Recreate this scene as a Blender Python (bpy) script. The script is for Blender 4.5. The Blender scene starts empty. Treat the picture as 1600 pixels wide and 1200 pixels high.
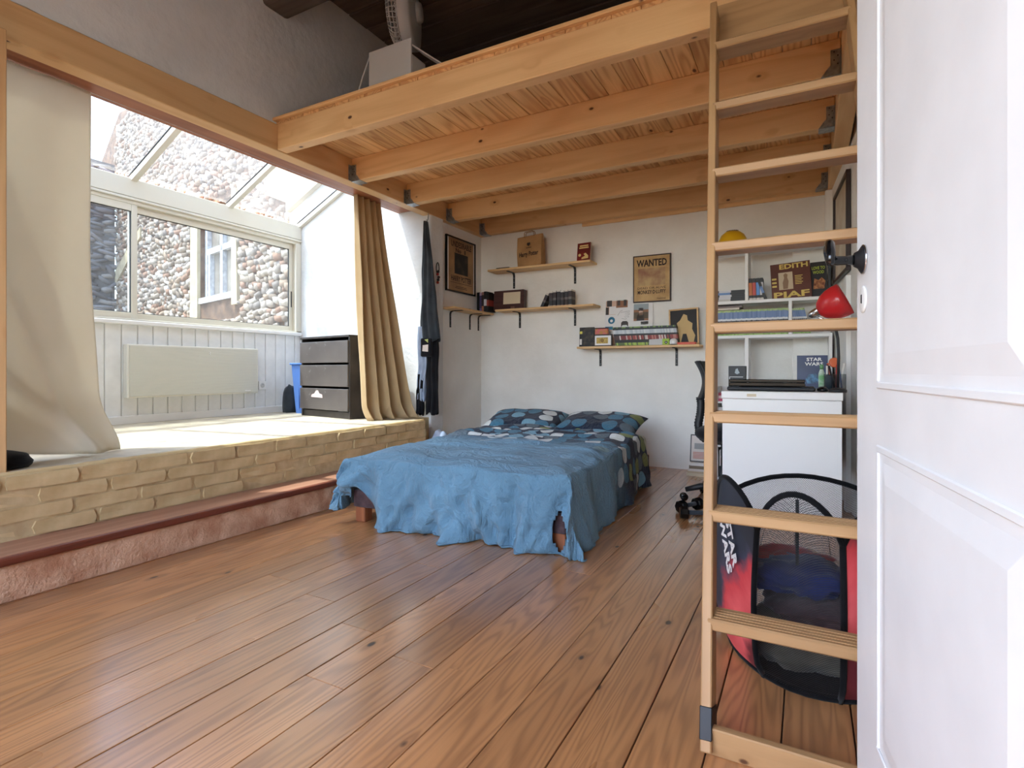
import bpy, bmesh, math, random
from mathutils import Vector, Matrix, noise
random.seed(7)
R = math.radians
PI = math.pi
sc = bpy.context.scene
col = sc.collection

# ------------------------------------------------------------------ camera, sky, sun, exposure
cd = bpy.data.cameras.new('camera')
cam = bpy.data.objects.new('camera', cd)
col.objects.link(cam)
cam.location = (0, 0, 0.9)
cam.rotation_euler = (R(90), 0, R(28.35))
cd.sensor_width = 36
cd.lens = 36 * 852.5 / 1600
cd.shift_y = -22 / 1600
cd.clip_start = 0.02
sc.camera = cam

w = bpy.data.worlds.new('sky')
sc.world = w
w.use_nodes = True
wn = w.node_tree
wn.nodes.clear()
sky = wn.nodes.new('ShaderNodeTexSky')
sky.sky_type = 'NISHITA'
sky.sun_disc = False
sky.sun_elevation = R(63)
sky.sun_rotation = R(225)
sky.air_density = 1.0
sky.dust_density = 2.5
sky.ozone_density = 1.0
bg = wn.nodes.new('ShaderNodeBackground')
bg.inputs[1].default_value = 0.82
wo = wn.nodes.new('ShaderNodeOutputWorld')
hs = wn.nodes.new('ShaderNodeHueSaturation')
hs.inputs['Saturation'].default_value = 0.85
wn.links.new(sky.outputs[0], hs.inputs['Color'])
wn.links.new(hs.outputs[0], bg.inputs[0])
wn.links.new(bg.outputs[0], wo.inputs[0])

sd = bpy.data.lights.new('sun', 'SUN')
sd.energy = 5.0
sd.angle = R(0.6)
sd.color = (1.0, 0.96, 0.88)
sun = bpy.data.objects.new('sun', sd)
col.objects.link(sun)
sun.rotation_euler = Vector((0.352, 0.35, -1.0)).to_track_quat('-Z', 'Y').to_euler()
sun.location = (-8, -6, 14)

sc.view_settings.view_transform = 'Standard'
sc.view_settings.look = 'None'
sc.view_settings.exposure = 1.55
sc.view_settings.gamma = 1.0
sc.view_settings.use_curve_mapping = False
sc.cycles.max_bounces = 10
sc.cycles.diffuse_bounces = 6
sc.cycles.transparent_max_bounces = 24
sc.cycles.caustics_reflective = False
sc.cycles.caustics_refractive = False
sc.cycles.sample_clamp_indirect = 8.0

# ------------------------------------------------------------------ materials
def srgb(r, g, b):
    f = lambda c: c / 12.92 if c <= 0.04045 else ((c + 0.055) / 1.055) ** 2.4
    return (f(r / 255), f(g / 255), f(b / 255), 1)

class NT:
    def __init__(s, name):
        s.m = bpy.data.materials.new(name)
        s.m.use_nodes = True
        s.t = s.m.node_tree
        s.b = s.t.nodes['Principled BSDF']
        s.out = s.t.nodes['Material Output']
    def n(s, typ, **kw):
        x = s.t.nodes.new(typ)
        for k, v in kw.items():
            if k.startswith('i_'):
                x.inputs[int(k[2:]) if k[2:].isdigit() else k[2:]].default_value = v
            else:
                setattr(x, k, v)
        return x
    def l(s, a, b):
        s.t.links.new(a, b)
    def math(s, op, a, b=None, c=None, clamp=False):
        x = s.n('ShaderNodeMath', operation=op, use_clamp=clamp)
        for i, v in enumerate((a, b, c)):
            if v is None:
                continue
            if isinstance(v, (int, float)):
                x.inputs[i].default_value = v
            else:
                s.l(v, x.inputs[i])
        return x.outputs[0]
    def vmath(s, op, a, b):
        x = s.n('ShaderNodeVectorMath', operation=op)
        for i, v in enumerate((a, b)):
            if isinstance(v, (tuple, list)):
                x.inputs[i].default_value = v
            else:
                s.l(v, x.inputs[i])
        return x.outputs[0]
    def ramp(s, fac, stops, interp='LINEAR'):
        x = s.n('ShaderNodeValToRGB')
        x.color_ramp.interpolation = interp
        e = x.color_ramp.elements
        while len(e) < len(stops):
            e.new(0.5)
        for k, (p, c) in enumerate(stops):
            e[k].position = p
            e[k].color = c if len(c) == 4 else (*c, 1)
        s.l(fac, x.inputs[0])
        return x.outputs[0]
    def mix(s, fac, a, b, blend='MIX'):
        x = s.n('ShaderNodeMix', data_type='RGBA', blend_type=blend)
        for i, v in ((0, fac), (6, a), (7, b)):
            if isinstance(v, (int, float)):
                x.inputs[i].default_value = v
            elif isinstance(v, tuple):
                x.inputs[i].default_value = v if len(v) == 4 else (*v, 1)
            else:
                s.l(v, x.inputs[i])
        return x.outputs[2]
    def bump(s, h, strength=0.3, dist=0.01):
        x = s.n('ShaderNodeBump')
        x.inputs['Strength'].default_value = strength
        x.inputs['Distance'].default_value = dist
        s.l(h, x.inputs['Height'])
        s.l(x.outputs[0], s.b.inputs['Normal'])

def plain(name, c, rough=0.6, metal=0.0, spec=0.5, emit=0):
    t = NT(name)
    t.b.inputs['Base Color'].default_value = srgb(*c)
    t.b.inputs['Roughness'].default_value = rough
    t.b.inputs['Metallic'].default_value = metal
    t.b.inputs['Specular IOR Level'].default_value = spec
    return t.m

def wood(name, light, dark, knot=(70, 40, 22), rough=0.5, ring=11.0, contrast=0.6, tint=0.25, knots=0.75, kscale=(2.2, 7.0), spec=0.4, bump=0.15, across=6.5, coat=0.0):
    """grain runs along the object's own X axis; every object gets its own offset"""
    t = NT(name)
    tc = t.n('ShaderNodeTexCoord')
    oi = t.n('ShaderNodeObjectInfo')
    off = t.n('ShaderNodeCombineXYZ')
    for i, k in enumerate((61.0, 23.0, 37.0)):
        t.l(t.math('MULTIPLY', oi.outputs['Random'], k), off.inputs[i])
    co = t.vmath('ADD', tc.outputs['Object'], off.outputs[0])
    # knots
    vk = t.n('ShaderNodeTexVoronoi', feature='F1')
    vk.inputs['Scale'].default_value = 1.0
    vk.inputs['Randomness'].default_value = 1.0
    t.l(t.vmath('MULTIPLY', co, (kscale[0], kscale[1], kscale[1])), vk.inputs['Vector'])
    sep = t.n('ShaderNodeSeparateColor')
    t.l(vk.outputs['Color'], sep.inputs[0])
    sel = t.math('GREATER_THAN', sep.outputs[0], knots)
    kd = vk.outputs['Distance']
    halo = t.math('MULTIPLY', t.math('SUBTRACT', 1.0, t.math('DIVIDE', kd, 0.42, clamp=True), clamp=True), sel)
    core = t.math('MULTIPLY', t.math('SUBTRACT', 1.0, t.math('DIVIDE', kd, 0.13, clamp=True), clamp=True), sel)
    core = t.math('MULTIPLY', core, 2.5, clamp=True)
    # cathedral grain: contour lines of a stretched noise, bent round the knots
    n1 = t.n('ShaderNodeTexNoise')
    n1.inputs['Scale'].default_value = 1.0
    n1.inputs['Detail'].default_value = 1.5
    n1.inputs['Distortion'].default_value = 0.3
    t.l(t.vmath('MULTIPLY', co, (0.55, across, across)), n1.inputs['Vector'])
    v = t.math('ADD', t.math('MULTIPLY', n1.outputs[0], ring * 6.283), t.math('MULTIPLY', halo, 5.0))
    g = t.math('MULTIPLY_ADD', t.math('SINE', v), 0.5, 0.5)
    g = t.math('POWER', g, 1.7)
    n2 = t.n('ShaderNodeTexNoise')
    n2.inputs['Scale'].default_value = 1.0
    n2.inputs['Detail'].default_value = 3.0
    t.l(t.vmath('MULTIPLY', co, (4.0, 130.0, 130.0)), n2.inputs['Vector'])
    n3 = t.n('ShaderNodeTexNoise')
    n3.inputs['Scale'].default_value = 1.0
    n3.inputs['Detail'].default_value = 2.0
    t.l(t.vmath('MULTIPLY', co, (1.3, 3.5, 3.5)), n3.inputs['Vector'])
    f = t.math('ADD', t.math('MULTIPLY', g, 0.55), t.math('MULTIPLY', n2.outputs[0], 0.5))
    f = t.math('MULTIPLY', f, contrast)
    f = t.math('ADD', f, t.math('MULTIPLY', t.math('SUBTRACT', n3.outputs[0], 0.5), 0.7), clamp=True)
    c = t.mix(f, srgb(*light), srgb(*dark))
    c = t.mix(t.math('MULTIPLY', halo, 0.35), c, srgb(*dark))
    c = t.mix(core, c, srgb(*knot))
    tv = t.math('MULTIPLY_ADD', oi.outputs['Random'], tint, 1.0 - tint * 0.5)
    cc = t.n('ShaderNodeCombineColor')
    for i in range(3):
        t.l(tv, cc.inputs[i])
    c = t.mix(1.0, c, cc.outputs[0], 'MULTIPLY')
    t.l(c, t.b.inputs['Base Color'])
    rr = t.math('MULTIPLY_ADD', n3.outputs[0], 0.25, rough - 0.12)
    t.l(rr, t.b.inputs['Roughness'])
    t.b.inputs['Specular IOR Level'].default_value = spec
    t.b.inputs['Coat Weight'].default_value = coat
    t.b.inputs['Coat Roughness'].default_value = 0.2
    t.b.inputs['Coat IOR'].default_value = 1.55
    if bump:
        t.bump(t.math('SUBTRACT', n2.outputs[0], t.math('MULTIPLY', g, 0.6)), bump, 0.002)
    return t.m

def plaster(name, c, c2=None, scale=3.0, bump=0.35, rough=0.85, world=True):
    t = NT(name)
    g = t.n('ShaderNodeNewGeometry')
    n1 = t.n('ShaderNodeTexNoise')
    n1.inputs['Scale'].default_value = scale
    n1.inputs['Detail'].default_value = 6
    n1.inputs['Roughness'].default_value = 0.55
    t.l(g.outputs['Position'], n1.inputs['Vector'])
    n2 = t.n('ShaderNodeTexNoise')
    n2.inputs['Scale'].default_value = scale * 9
    n2.inputs['Detail'].default_value = 4
    t.l(g.outputs['Position'], n2.inputs['Vector'])
    c2 = c2 or tuple(int(x * 0.94) for x in c)
    t.l(t.ramp(n1.outputs[0], [(0.35, srgb(*c2)), (0.65, srgb(*c))]), t.b.inputs['Base Color'])
    t.b.inputs['Roughness'].default_value = rough
    t.b.inputs['Specular IOR Level'].default_value = 0.2
    t.bump(t.math('ADD', n1.outputs[0], t.math('MULTIPLY', n2.outputs[0], 0.35)), bump, 0.03)
    return t.m

def noisy(name, c, c2, scale=20, rough=0.7, bump=0.2, dist=0.004, metal=0, spec=0.4, detail=4, lo=0.35, hi=0.65):
    t = NT(name)
    tc = t.n('ShaderNodeTexCoord')
    n1 = t.n('ShaderNodeTexNoise')
    n1.inputs['Scale'].default_value = scale
    n1.inputs['Detail'].default_value = detail
    t.l(tc.outputs['Object'], n1.inputs['Vector'])
    t.l(t.ramp(n1.outputs[0], [(lo, srgb(*c2)), (hi, srgb(*c))]), t.b.inputs['Base Color'])
    t.b.inputs['Roughness'].default_value = rough
    t.b.inputs['Metallic'].default_value = metal
    t.b.inputs['Specular IOR Level'].default_value = spec
    if bump:
        t.bump(n1.outputs[0], bump, dist)
    return t.m

def glass(name, haze=0.06, tint=(240, 246, 246), gloss=1.0, scale=2.5):
    """thin pane: clear with a fresnel reflection and an uneven film of dirt"""
    t = NT(name)
    t.t.nodes.remove(t.b)
    tr = t.n('ShaderNodeBsdfTransparent')
    tr.inputs[0].default_value = srgb(*tint)
    gl = t.n('ShaderNodeBsdfGlossy')
    gl.inputs['Roughness'].default_value = 0.02
    fr = t.n('ShaderNodeFresnel')
    gb_ = t.n('ShaderNodeNewGeometry')
    t.l(t.math('MULTIPLY_ADD', gb_.outputs['Backfacing'], 1 / 1.45 - 1.45, 1.45), fr.inputs[0])
    df = t.n('ShaderNodeBsdfTranslucent')
    df.inputs[0].default_value = srgb(235, 238, 240)
    g = t.n('ShaderNodeNewGeometry')
    n1 = t.n('ShaderNodeTexNoise')
    n1.inputs['Scale'].default_value = scale
    n1.inputs['Detail'].default_value = 5
    t.l(g.outputs['Position'], n1.inputs['Vector'])
    hz = t.math('MULTIPLY', t.ramp(n1.outputs[0], [(0.3, (0.35, 0.35, 0.35)), (0.7, (1, 1, 1))]), haze)
    m1 = t.n('ShaderNodeMixShader')
    t.l(hz, m1.inputs[0]); t.l(tr.outputs[0], m1.inputs[1]); t.l(df.outputs[0], m1.inputs[2])
    m2 = t.n('ShaderNodeMixShader')
    t.l(t.math('MULTIPLY', fr.outputs[0], gloss), m2.inputs[0]); t.l(m1.outputs[0], m2.inputs[1]); t.l(gl.outputs[0], m2.inputs[2])
    t.l(m2.outputs[0], t.out.inputs[0])
    return t.m

M = {}
M['floor'] = wood('pine_floor', (192, 138, 90), (108, 68, 42), (40, 22, 15), rough=0.30, ring=17, contrast=0.62, tint=0.34, knots=0.86, kscale=(6.0, 11.0), spec=0.5, bump=0.2, across=8.5, coat=0.85)
M['pine'] = wood('pine_beam', (228, 188, 136), (194, 142, 92), (84, 50, 30), rough=0.55, ring=6, contrast=0.55, tint=0.14, knots=0.8, kscale=(6.5, 11.0))
M['deck'] = wood('pine_deck', (230, 186, 130), (172, 114, 68), (88, 48, 26), rough=0.55, ring=12, contrast=0.85, tint=0.24, knots=0.88, kscale=(5.0, 10.0))
M['ladder'] = wood('pine_ladder', (182, 144, 100), (142, 104, 66), (84, 52, 30), rough=0.5, ring=7, contrast=0.55, tint=0.1, knots=0.93, kscale=(9.0, 16.0))
M['shelfwood'] = wood('pine_shelf', (226, 190, 138), (190, 142, 90), (110, 70, 40), rough=0.5, ring=5, contrast=0.5, tint=0.1, knots=0.85, kscale=(4, 10))
M['oldwood'] = wood('old_lintel', (172, 108, 72), (120, 66, 42), (70, 36, 22), rough=0.5, ring=6, contrast=0.7, tint=0.2, knots=0.9)
M['nosing'] = wood('dark_nosing', (120, 62, 44), (78, 36, 26), (50, 24, 18), rough=0.4, ring=5, contrast=0.6, tint=0.1, knots=0.95)
M['tread'] = wood('lit_tread', (184, 138, 112), (146, 98, 76), (90, 50, 40), rough=0.4, ring=5, contrast=0.6, tint=0.1, knots=0.95)  # paler than the nosing: light on the step top is in the colour
M['darkwood'] = wood('dark_ceiling', (112, 100, 92), (70, 60, 54), (24, 18, 16), rough=0.6, ring=5, contrast=0.6, tint=0.3, knots=0.9)
M['wall'] = plaster('white_plaster', (238, 236, 231), (228, 225, 219), 2.2, 0.35)
M['wallup'] = plaster('upper_plaster', (236, 238, 238), (222, 225, 226), 2.0, 0.6)
M['baywall'] = plaster('bay_plaster', (226, 227, 226), (214, 215, 214), 3.0, 0.4)
M['riser'] = plaster('pink_riser', (222, 184, 154), (186, 138, 108), 9.0, 0.7)
M['white'] = plain('white_paint', (232, 231, 228), 0.45)
M['whitedoor'] = noisy('door_paint', (231, 232, 233), (224, 225, 226), 6, 0.42, 0.04, 0.002)
M['board'] = noisy('white_board_paint', (232, 233, 232), (222, 223, 222), 8, 0.5, 0.05)
M['alu'] = plain('cream_aluminium', (216, 211, 196), 0.4, 0.0)
M['gasket'] = plain('black_gasket', (30, 30, 32), 0.6)
M['black'] = plain('black_metal', (18, 18, 20), 0.45)
M['blackgloss'] = plain('black_gloss', (10, 10, 12), 0.12)
M['blackplastic'] = plain('black_plastic', (24, 25, 28), 0.5)
M['zinc'] = noisy('zinc_steel', (176, 182, 186), (140, 148, 152), 40, 0.35, 0.05, metal=0.85)
M['chrome'] = plain('chrome', (210, 212, 215), 0.15, 1.0)
M['glass'] = glass('window_glass', 0.03, (196, 203, 206))  # grey tint added to dim daylight through the panes
M['roofglass'] = glass('dirty_dimmed_roof_glass', 0.06, (158, 167, 172), 1.0, 1.6)  # haze is dirt; the grey tint is added to cut the bay's daylight
M['tile'] = noisy('pale_platform_tiles', (204, 192, 168), (168, 158, 140), 5, 0.6, 0.1)
M['brick'] = noisy('painted_brick', (212, 188, 142), (190, 164, 118), 9, 0.75, 0.5, 0.01)
M['mortar'] = noisy('mortar', (204, 182, 140), (184, 160, 120), 14, 0.85, 0.6, 0.012)
M['lumpy'] = noisy('lumpy_plaster', (228, 220, 206), (190, 176, 156), 18, 0.85, 0.7, 0.02)

def fabric(name, c, c2, scale=5, rough=0.9, weave=0.12, sheen=0.2, trans=0.0):
    t = NT(name)
    tc = t.n('ShaderNodeTexCoord')
    n1 = t.n('ShaderNodeTexNoise')
    n1.inputs['Scale'].default_value = scale
    n1.inputs['Detail'].default_value = 3
    t.l(tc.outputs['Object'], n1.inputs['Vector'])
    n2 = t.n('ShaderNodeTexNoise')
    n2.inputs['Scale'].default_value = 260
    t.l(tc.outputs['Object'], n2.inputs['Vector'])
    t.l(t.ramp(n1.outputs[0], [(0.3, srgb(*c2)), (0.7, srgb(*c))]), t.b.inputs['Base Color'])
    t.b.inputs['Roughness'].default_value = rough
    t.b.inputs['Specular IOR Level'].default_value = 0.15
    t.b.inputs['Sheen Weight'].default_value = sheen
    t.bump(n2.outputs[0], weave, 0.002)
    if trans:
        tl = t.n('ShaderNodeBsdfTranslucent')
        tl.inputs[0].default_value = srgb(*c)
        mx = t.n('ShaderNodeMixShader')
        mx.inputs[0].default_value = trans
        t.l(t.b.outputs[0], mx.inputs[1]); t.l(tl.outputs[0], mx.inputs[2]); t.l(mx.outputs[0], t.out.inputs[0])
    return t.m

M['curtain'] = fabric('beige_curtain', (236, 230, 216), (228, 220, 202), 3, trans=0.4)
M['curtain2'] = fabric('sand_curtain', (206, 180, 140), (188, 160, 120), 3, trans=0.2)
M['blacktex'] = fabric('black_cloth', (28, 29, 34), (16, 16, 20), 8, sheen=0.1)
M['greytex'] = fabric('dark_grey_cloth', (62, 68, 74), (40, 44, 50), 6)
M['denim'] = fabric('pale_denim', (176, 190, 212), (140, 156, 184), 10)
M['bluetex'] = fabric('navy_cloth', (38, 52, 110), (24, 32, 70), 9)
M['redtex'] = fabric('red_cloth', (176, 62, 62), (120, 34, 38), 14)
M['browntex'] = fabric('brown_knit', (92, 72, 74), (58, 44, 46), 20)
M['khakitex'] = fabric('khaki_cloth', (128, 124, 110), (92, 90, 80), 9)
M['mattress'] = fabric('mattress_ticking', (196, 196, 170), (170, 172, 148), 9)

# duvet: blue cotton that turns into a print of overlapping hexagons towards the head
def duvet_mat(name, y0, y1, base=(98, 150, 182)):
    t = NT(name)
    tc = t.n('ShaderNodeTexCoord')
    sp = t.n('ShaderNodeSeparateXYZ')
    t.l(tc.outputs['Object'], sp.inputs[0])
    uv = t.n('ShaderNodeUVMap')
    vo = t.n('ShaderNodeTexVoronoi', feature='F1', voronoi_dimensions='2D')
    vo.inputs['Scale'].default_value = 8.5
    vo.inputs['Randomness'].default_value = 0.25
    t.l(uv.outputs[0], vo.inputs['Vector'])
    se = t.n('ShaderNodeSeparateColor')
    t.l(vo.outputs['Color'], se.inputs[0])
    hexc = t.ramp(se.outputs[0], [(0.0, srgb(30, 38, 56)), (0.26, srgb(68, 116, 140)), (0.5, srgb(216, 220, 218)), (0.66, srgb(92, 104, 112)), (0.78, srgb(120, 164, 184)), (0.93, srgb(132, 140, 84))], 'CONSTANT')
    ring = t.math('GREATER_THAN', vo.outputs['Distance'], 0.47)
    hexc = t.mix(ring, hexc, srgb(34, 44, 62))
    nb = t.n('ShaderNodeTexNoise')
    nb.inputs['Scale'].default_value = 3.0
    nb.inputs['Detail'].default_value = 4
    t.l(tc.outputs['Object'], nb.inputs['Vector'])
    blue = t.ramp(nb.outputs[0], [(0.3, srgb(*[int(x * 0.9) for x in base])), (0.7, srgb(*base))])
    k = t.math('MULTIPLY_ADD', nb.outputs[0], 0.5, t.math('SUBTRACT', sp.outputs[1], 0.25))
    k = t.math('ADD', k, t.math('MULTIPLY', t.math('MAXIMUM', t.math('SUBTRACT', sp.outputs[0], 0.72), 0.0), 3.0))
    k = t.math('DIVIDE', t.math('SUBTRACT', k, y0), y1 - y0, clamp=True)
    t.l(t.mix(k, blue, hexc), t.b.inputs['Base Color'])
    t.b.inputs['Roughness'].default_value = 0.85
    t.b.inputs['Specular IOR Level'].default_value = 0.15
    t.b.inputs['Sheen Weight'].default_value = 0.15
    n2 = t.n('ShaderNodeTexNoise')
    n2.inputs['Scale'].default_value = 22
    n2.inputs['Detail'].default_value = 5
    n2.inputs['Distortion'].default_value = 1.2
    t.l(tc.outputs['Object'], n2.inputs['Vector'])
    n4 = t.n('ShaderNodeTexNoise')
    n4.inputs['Scale'].default_value = 7
    n4.inputs['Detail'].default_value = 6
    n4.inputs['Roughness'].default_value = 0.6
    n4.inputs['Distortion'].default_value = 2.2
    t.l(t.vmath('MULTIPLY', tc.outputs['Object'], (1.0, 1.6, 0.8)), n4.inputs['Vector'])
    t.bump(t.math('ADD', t.math('MULTIPLY', n2.outputs[0], 0.3), n4.outputs[0]), 0.9, 0.03)
    return t.m
M['duvet'] = duvet_mat('duvet_cover', -0.32, 0.1, (112, 152, 176))
M['pillow'] = duvet_mat('pillow_cover', -9.0, -8.0)

# ------------------------------------------------------------------ mesh helpers
CACHE = {}
def mk(name, me, parent=None, loc=(0, 0, 0), rot=(0, 0, 0), scale=None):
    o = bpy.data.objects.new(name, me)
    col.objects.link(o)
    o.location = loc
    o.rotation_euler = rot
    if scale:
        o.scale = scale
    if parent:
        o.parent = parent
    return o

def box_mesh(dx, dy, dz, mat, bev=0.0, seg=1):
    key = (round(dx, 4), round(dy, 4), round(dz, 4), mat.name, round(bev, 4), seg)
    if key in CACHE:
        return CACHE[key]
    bm = bmesh.new()
    bmesh.ops.create_cube(bm, size=1.0)
    bmesh.ops.scale(bm, vec=(dx, dy, dz), verts=bm.verts)
    if bev:
        bmesh.ops.bevel(bm, geom=list(bm.edges), offset=min(bev, 0.45 * min(dx, dy, dz)), segments=seg, affect='EDGES', profile=0.5)
    me = bpy.data.meshes.new('box')
    bm.to_mesh(me)
    bm.free()
    me.materials.append(mat)
    CACHE[key] = me
    return me

def bx(name, x, y, z, mat, parent=None, bev=0.003, grain='x', seg=1, rot=None):
    """box from min/max ranges; grain names the axis that becomes the mesh's own X"""
    c = ((x[0] + x[1]) / 2, (y[0] + y[1]) / 2, (z[0] + z[1]) / 2)
    d = (abs(x[1] - x[0]), abs(y[1] - y[0]), abs(z[1] - z[0]))
    if grain == 'x':
        me = box_mesh(*d, mat, bev, seg); r = (0, 0, 0)
    elif grain == 'y':
        me = box_mesh(d[1], d[0], d[2], mat, bev, seg); r = (0, 0, R(90))
    else:
        me = box_mesh(d[2], d[1], d[0], mat, bev, seg); r = (0, R(-90), 0)
    return mk(name, me, parent, c, rot or r)

def mesh(name, verts, faces, mat, parent=None, loc=(0, 0, 0), rot=(0, 0, 0), smooth=False, uv=None):
    me = bpy.data.meshes.new(name)
    me.from_pydata([tuple(v) for v in verts], [], faces)
    if mat:
        for m in (mat if isinstance(mat, (list, tuple)) else [mat]):
            me.materials.append(m)
    if smooth:
        me.polygons.foreach_set('use_smooth', [True] * len(me.polygons))
    if uv:
        ul = me.uv_layers.new(name='UVMap')
        for p in me.polygons:
            for li in p.loop_indices:
                ul.data[li].uv = uv[me.loops[li].vertex_index]
    me.update()
    return mk(name, me, parent, loc, rot)

def bm_obj(name, bm, mat, parent=None, loc=(0, 0, 0), rot=(0, 0, 0), smooth=False):
    bmesh.ops.recalc_face_normals(bm, faces=bm.faces)
    me = bpy.data.meshes.new(name)
    bm.to_mesh(me)
    bm.free()
    for m in (mat if isinstance(mat, (list, tuple)) else [mat]):
        me.materials.append(m)
    if smooth:
        me.polygons.foreach_set('use_smooth', [True] * len(me.polygons))
    return mk(name, me, parent, loc, rot)

def tube_bm(bm, pts, r, n=8, caps=True):
    pts = [Vector(p) for p in pts]
    rs = r if isinstance(r, (list, tuple)) else [r] * len(pts)
    rings = []
    up = None
    for i, p in enumerate(pts):
        d = (pts[min(i + 1, len(pts) - 1)] - pts[max(i - 1, 0)]).normalized()
        if up is None:
            a = Vector((0, 0, 1)) if abs(d.z) < 0.9 else Vector((1, 0, 0))
            up = d.cross(a).normalized()
        else:
            up = (up - d * up.dot(d)).normalized()
        v = d.cross(up)
        rings.append([bm.verts.new(p + (up * math.cos(2 * PI * k / n) + v * math.sin(2 * PI * k / n)) * rs[i]) for k in range(n)])
    for a, b in zip(rings, rings[1:]):
        for k in range(n):
            bm.faces.new((a[k], a[(k + 1) % n], b[(k + 1) % n], b[k]))
    if caps:
        bm.faces.new(rings[0][::-1])
        bm.faces.new(rings[-1])

def tube(name, pts, r, mat, parent=None, n=8, loc=(0, 0, 0), rot=(0, 0, 0), smooth=True):
    bm = bmesh.new()
    tube_bm(bm, pts, r, n)
    return bm_obj(name, bm, mat, parent, loc, rot, smooth)

def lathe(name, prof, mat, parent=None, n=24, loc=(0, 0, 0), rot=(0, 0, 0), smooth=True):
    """profile [(r,z)...] turned round local Z"""
    bm = bmesh.new()
    rings = [[bm.verts.new((max(r, 1e-4) * math.cos(2 * PI * k / n), max(r, 1e-4) * math.sin(2 * PI * k / n), z)) for k in range(n)] for r, z in prof]
    for a, b in zip(rings, rings[1:]):
        for k in range(n):
            bm.faces.new((a[k], a[(k + 1) % n], b[(k + 1) % n], b[k]))
    bm.faces.new(rings[0][::-1]); bm.faces.new(rings[-1])
    return bm_obj(name, bm, mat, parent, loc, rot, smooth)

def prism(name, poly, t, mat, parent=None, loc=(0, 0, 0), rot=(0, 0, 0), bev=0):
    """polygon in local XY, thickness t along +Z"""
    bm = bmesh.new()
    vs = [bm.verts.new((x, y, 0)) for x, y in poly]
    f = bm.faces.new(vs)
    r = bmesh.ops.extrude_face_region(bm, geom=[f])
    bmesh.ops.translate(bm, vec=(0, 0, t), verts=[v for v in r['geom'] if isinstance(v, bmesh.types.BMVert)])
    if bev:
        bmesh.ops.bevel(bm, geom=list(bm.edges), offset=bev, segments=1, affect='EDGES')
    return bm_obj(name, bm, mat, parent, loc, rot)

def thing(name, label, cat, loc=(0, 0, 0), rotz=0, group=None):
    o = bpy.data.objects.new(name, None)
    o.empty_display_size = 0.1
    col.objects.link(o)
    o.location = loc
    o.rotation_euler = (0, 0, rotz)
    return tag(o, label, cat, group)

def tag(o, label, cat=None, group=None, kind=None):
    o['label'] = label
    if cat:
        o['category'] = cat
    if group:
        o['group'] = group
    if kind:
        o['kind'] = kind
    return o

def struct(o, label=None):
    o['kind'] = 'structure'
    if label:
        o['label'] = label
    return o

def text(name, body, w, loc, rot, mat, parent=None, h=None, ext=0.0004, align='CENTER', shear=0.0, bold=0.0):
    """flat lettering scaled to the width w (and height h), lying in local XY before rot"""
    cu = bpy.data.curves.new('lettering', 'FONT')
    cu.body = body
    cu.align_x = align
    cu.align_y = 'CENTER'
    cu.extrude = 0.01
    cu.resolution_u = 2
    cu.shear = shear
    cu.offset = bold
    tmp = bpy.data.objects.new('tmp', cu)
    me = bpy.data.meshes.new_from_object(tmp)
    bpy.data.objects.remove(tmp)
    xs = [v.co.x for v in me.vertices]; ys = [v.co.y for v in me.vertices]
    if not xs:
        return None
    sx = w / (max(xs) - min(xs))
    sy = (h / (max(ys) - min(ys))) if h else sx
    cx = (max(xs) + min(xs)) / 2; cy = (max(ys) + min(ys)) / 2
    for v in me.vertices:
        v.co = ((v.co.x - cx) * sx, (v.co.y - cy) * sy, v.co.z / 0.01 * ext)
    me.materials.clear()
    me.materials.append(mat)
    o = mk(name, me, parent, loc, rot)
    return o

FRONT = (R(90), 0, 0)            # local XY stands up, facing -Y
LEFTW = (R(90), 0, R(90))        # local XY stands up, facing +X (things on the left wall)

# ------------------------------------------------------------------ key dimensions
XL = -3.07        # face of the long pine ledger
XP = -3.13        # alcove wall with the poster
YB = 5.09         # back wall
XW = -4.82        # window wall of the bay
YS = 4.11         # side wall of the bay
XF = -2.97        # brick front of the raised platform
ZP = 0.457        # platform height
XR = 0.15         # face of the right-hand ledger
ZB = 2.345        # underside of joists
ZT = 2.52         # top of joists
def xright(y):
    return 0.17 + 0.076 * (YB - y)

# ================================================================== STRUCTURE
# ---- floor
fl = bx('floor', (-2.71, 1.2), (-1.6, 5.2), (-0.12, -0.022), M['darkwood'], None, 0)
struct(fl, 'reddish brown pine plank floor')
pw = 0.156
for i in range(-9, 17):
    x1 = -0.365 - pw * i
    x0 = x1 - pw
    if x0 > 1.0 or x1 < -2.72:
        continue
    y = -1.6 + random.uniform(-1.5, 0)
    while y < 5.1:
        L = random.choice((2.6, 3.2, 3.9, 4.4))
        a, b = max(y, -1.6), min(y + L, 5.1)
        y += L
        if b - a < 0.05:
            continue
        g = random.choice((0.0015, 0.002, 0.003, 0.0045))
        o = bx('floor_plank', (x0 + g / 2, x1 - g / 2), (a + 0.0008, b - 0.0008), (-0.022, 0.0), M['floor'], None, 0.0012, 'y')
        o.parent = fl
        o.matrix_parent_inverse = Matrix.Translation(-fl.location)

def child(o, p):
    o.parent = p
    o.matrix_parent_inverse = p.matrix_basis.inverted()
    return o

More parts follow.
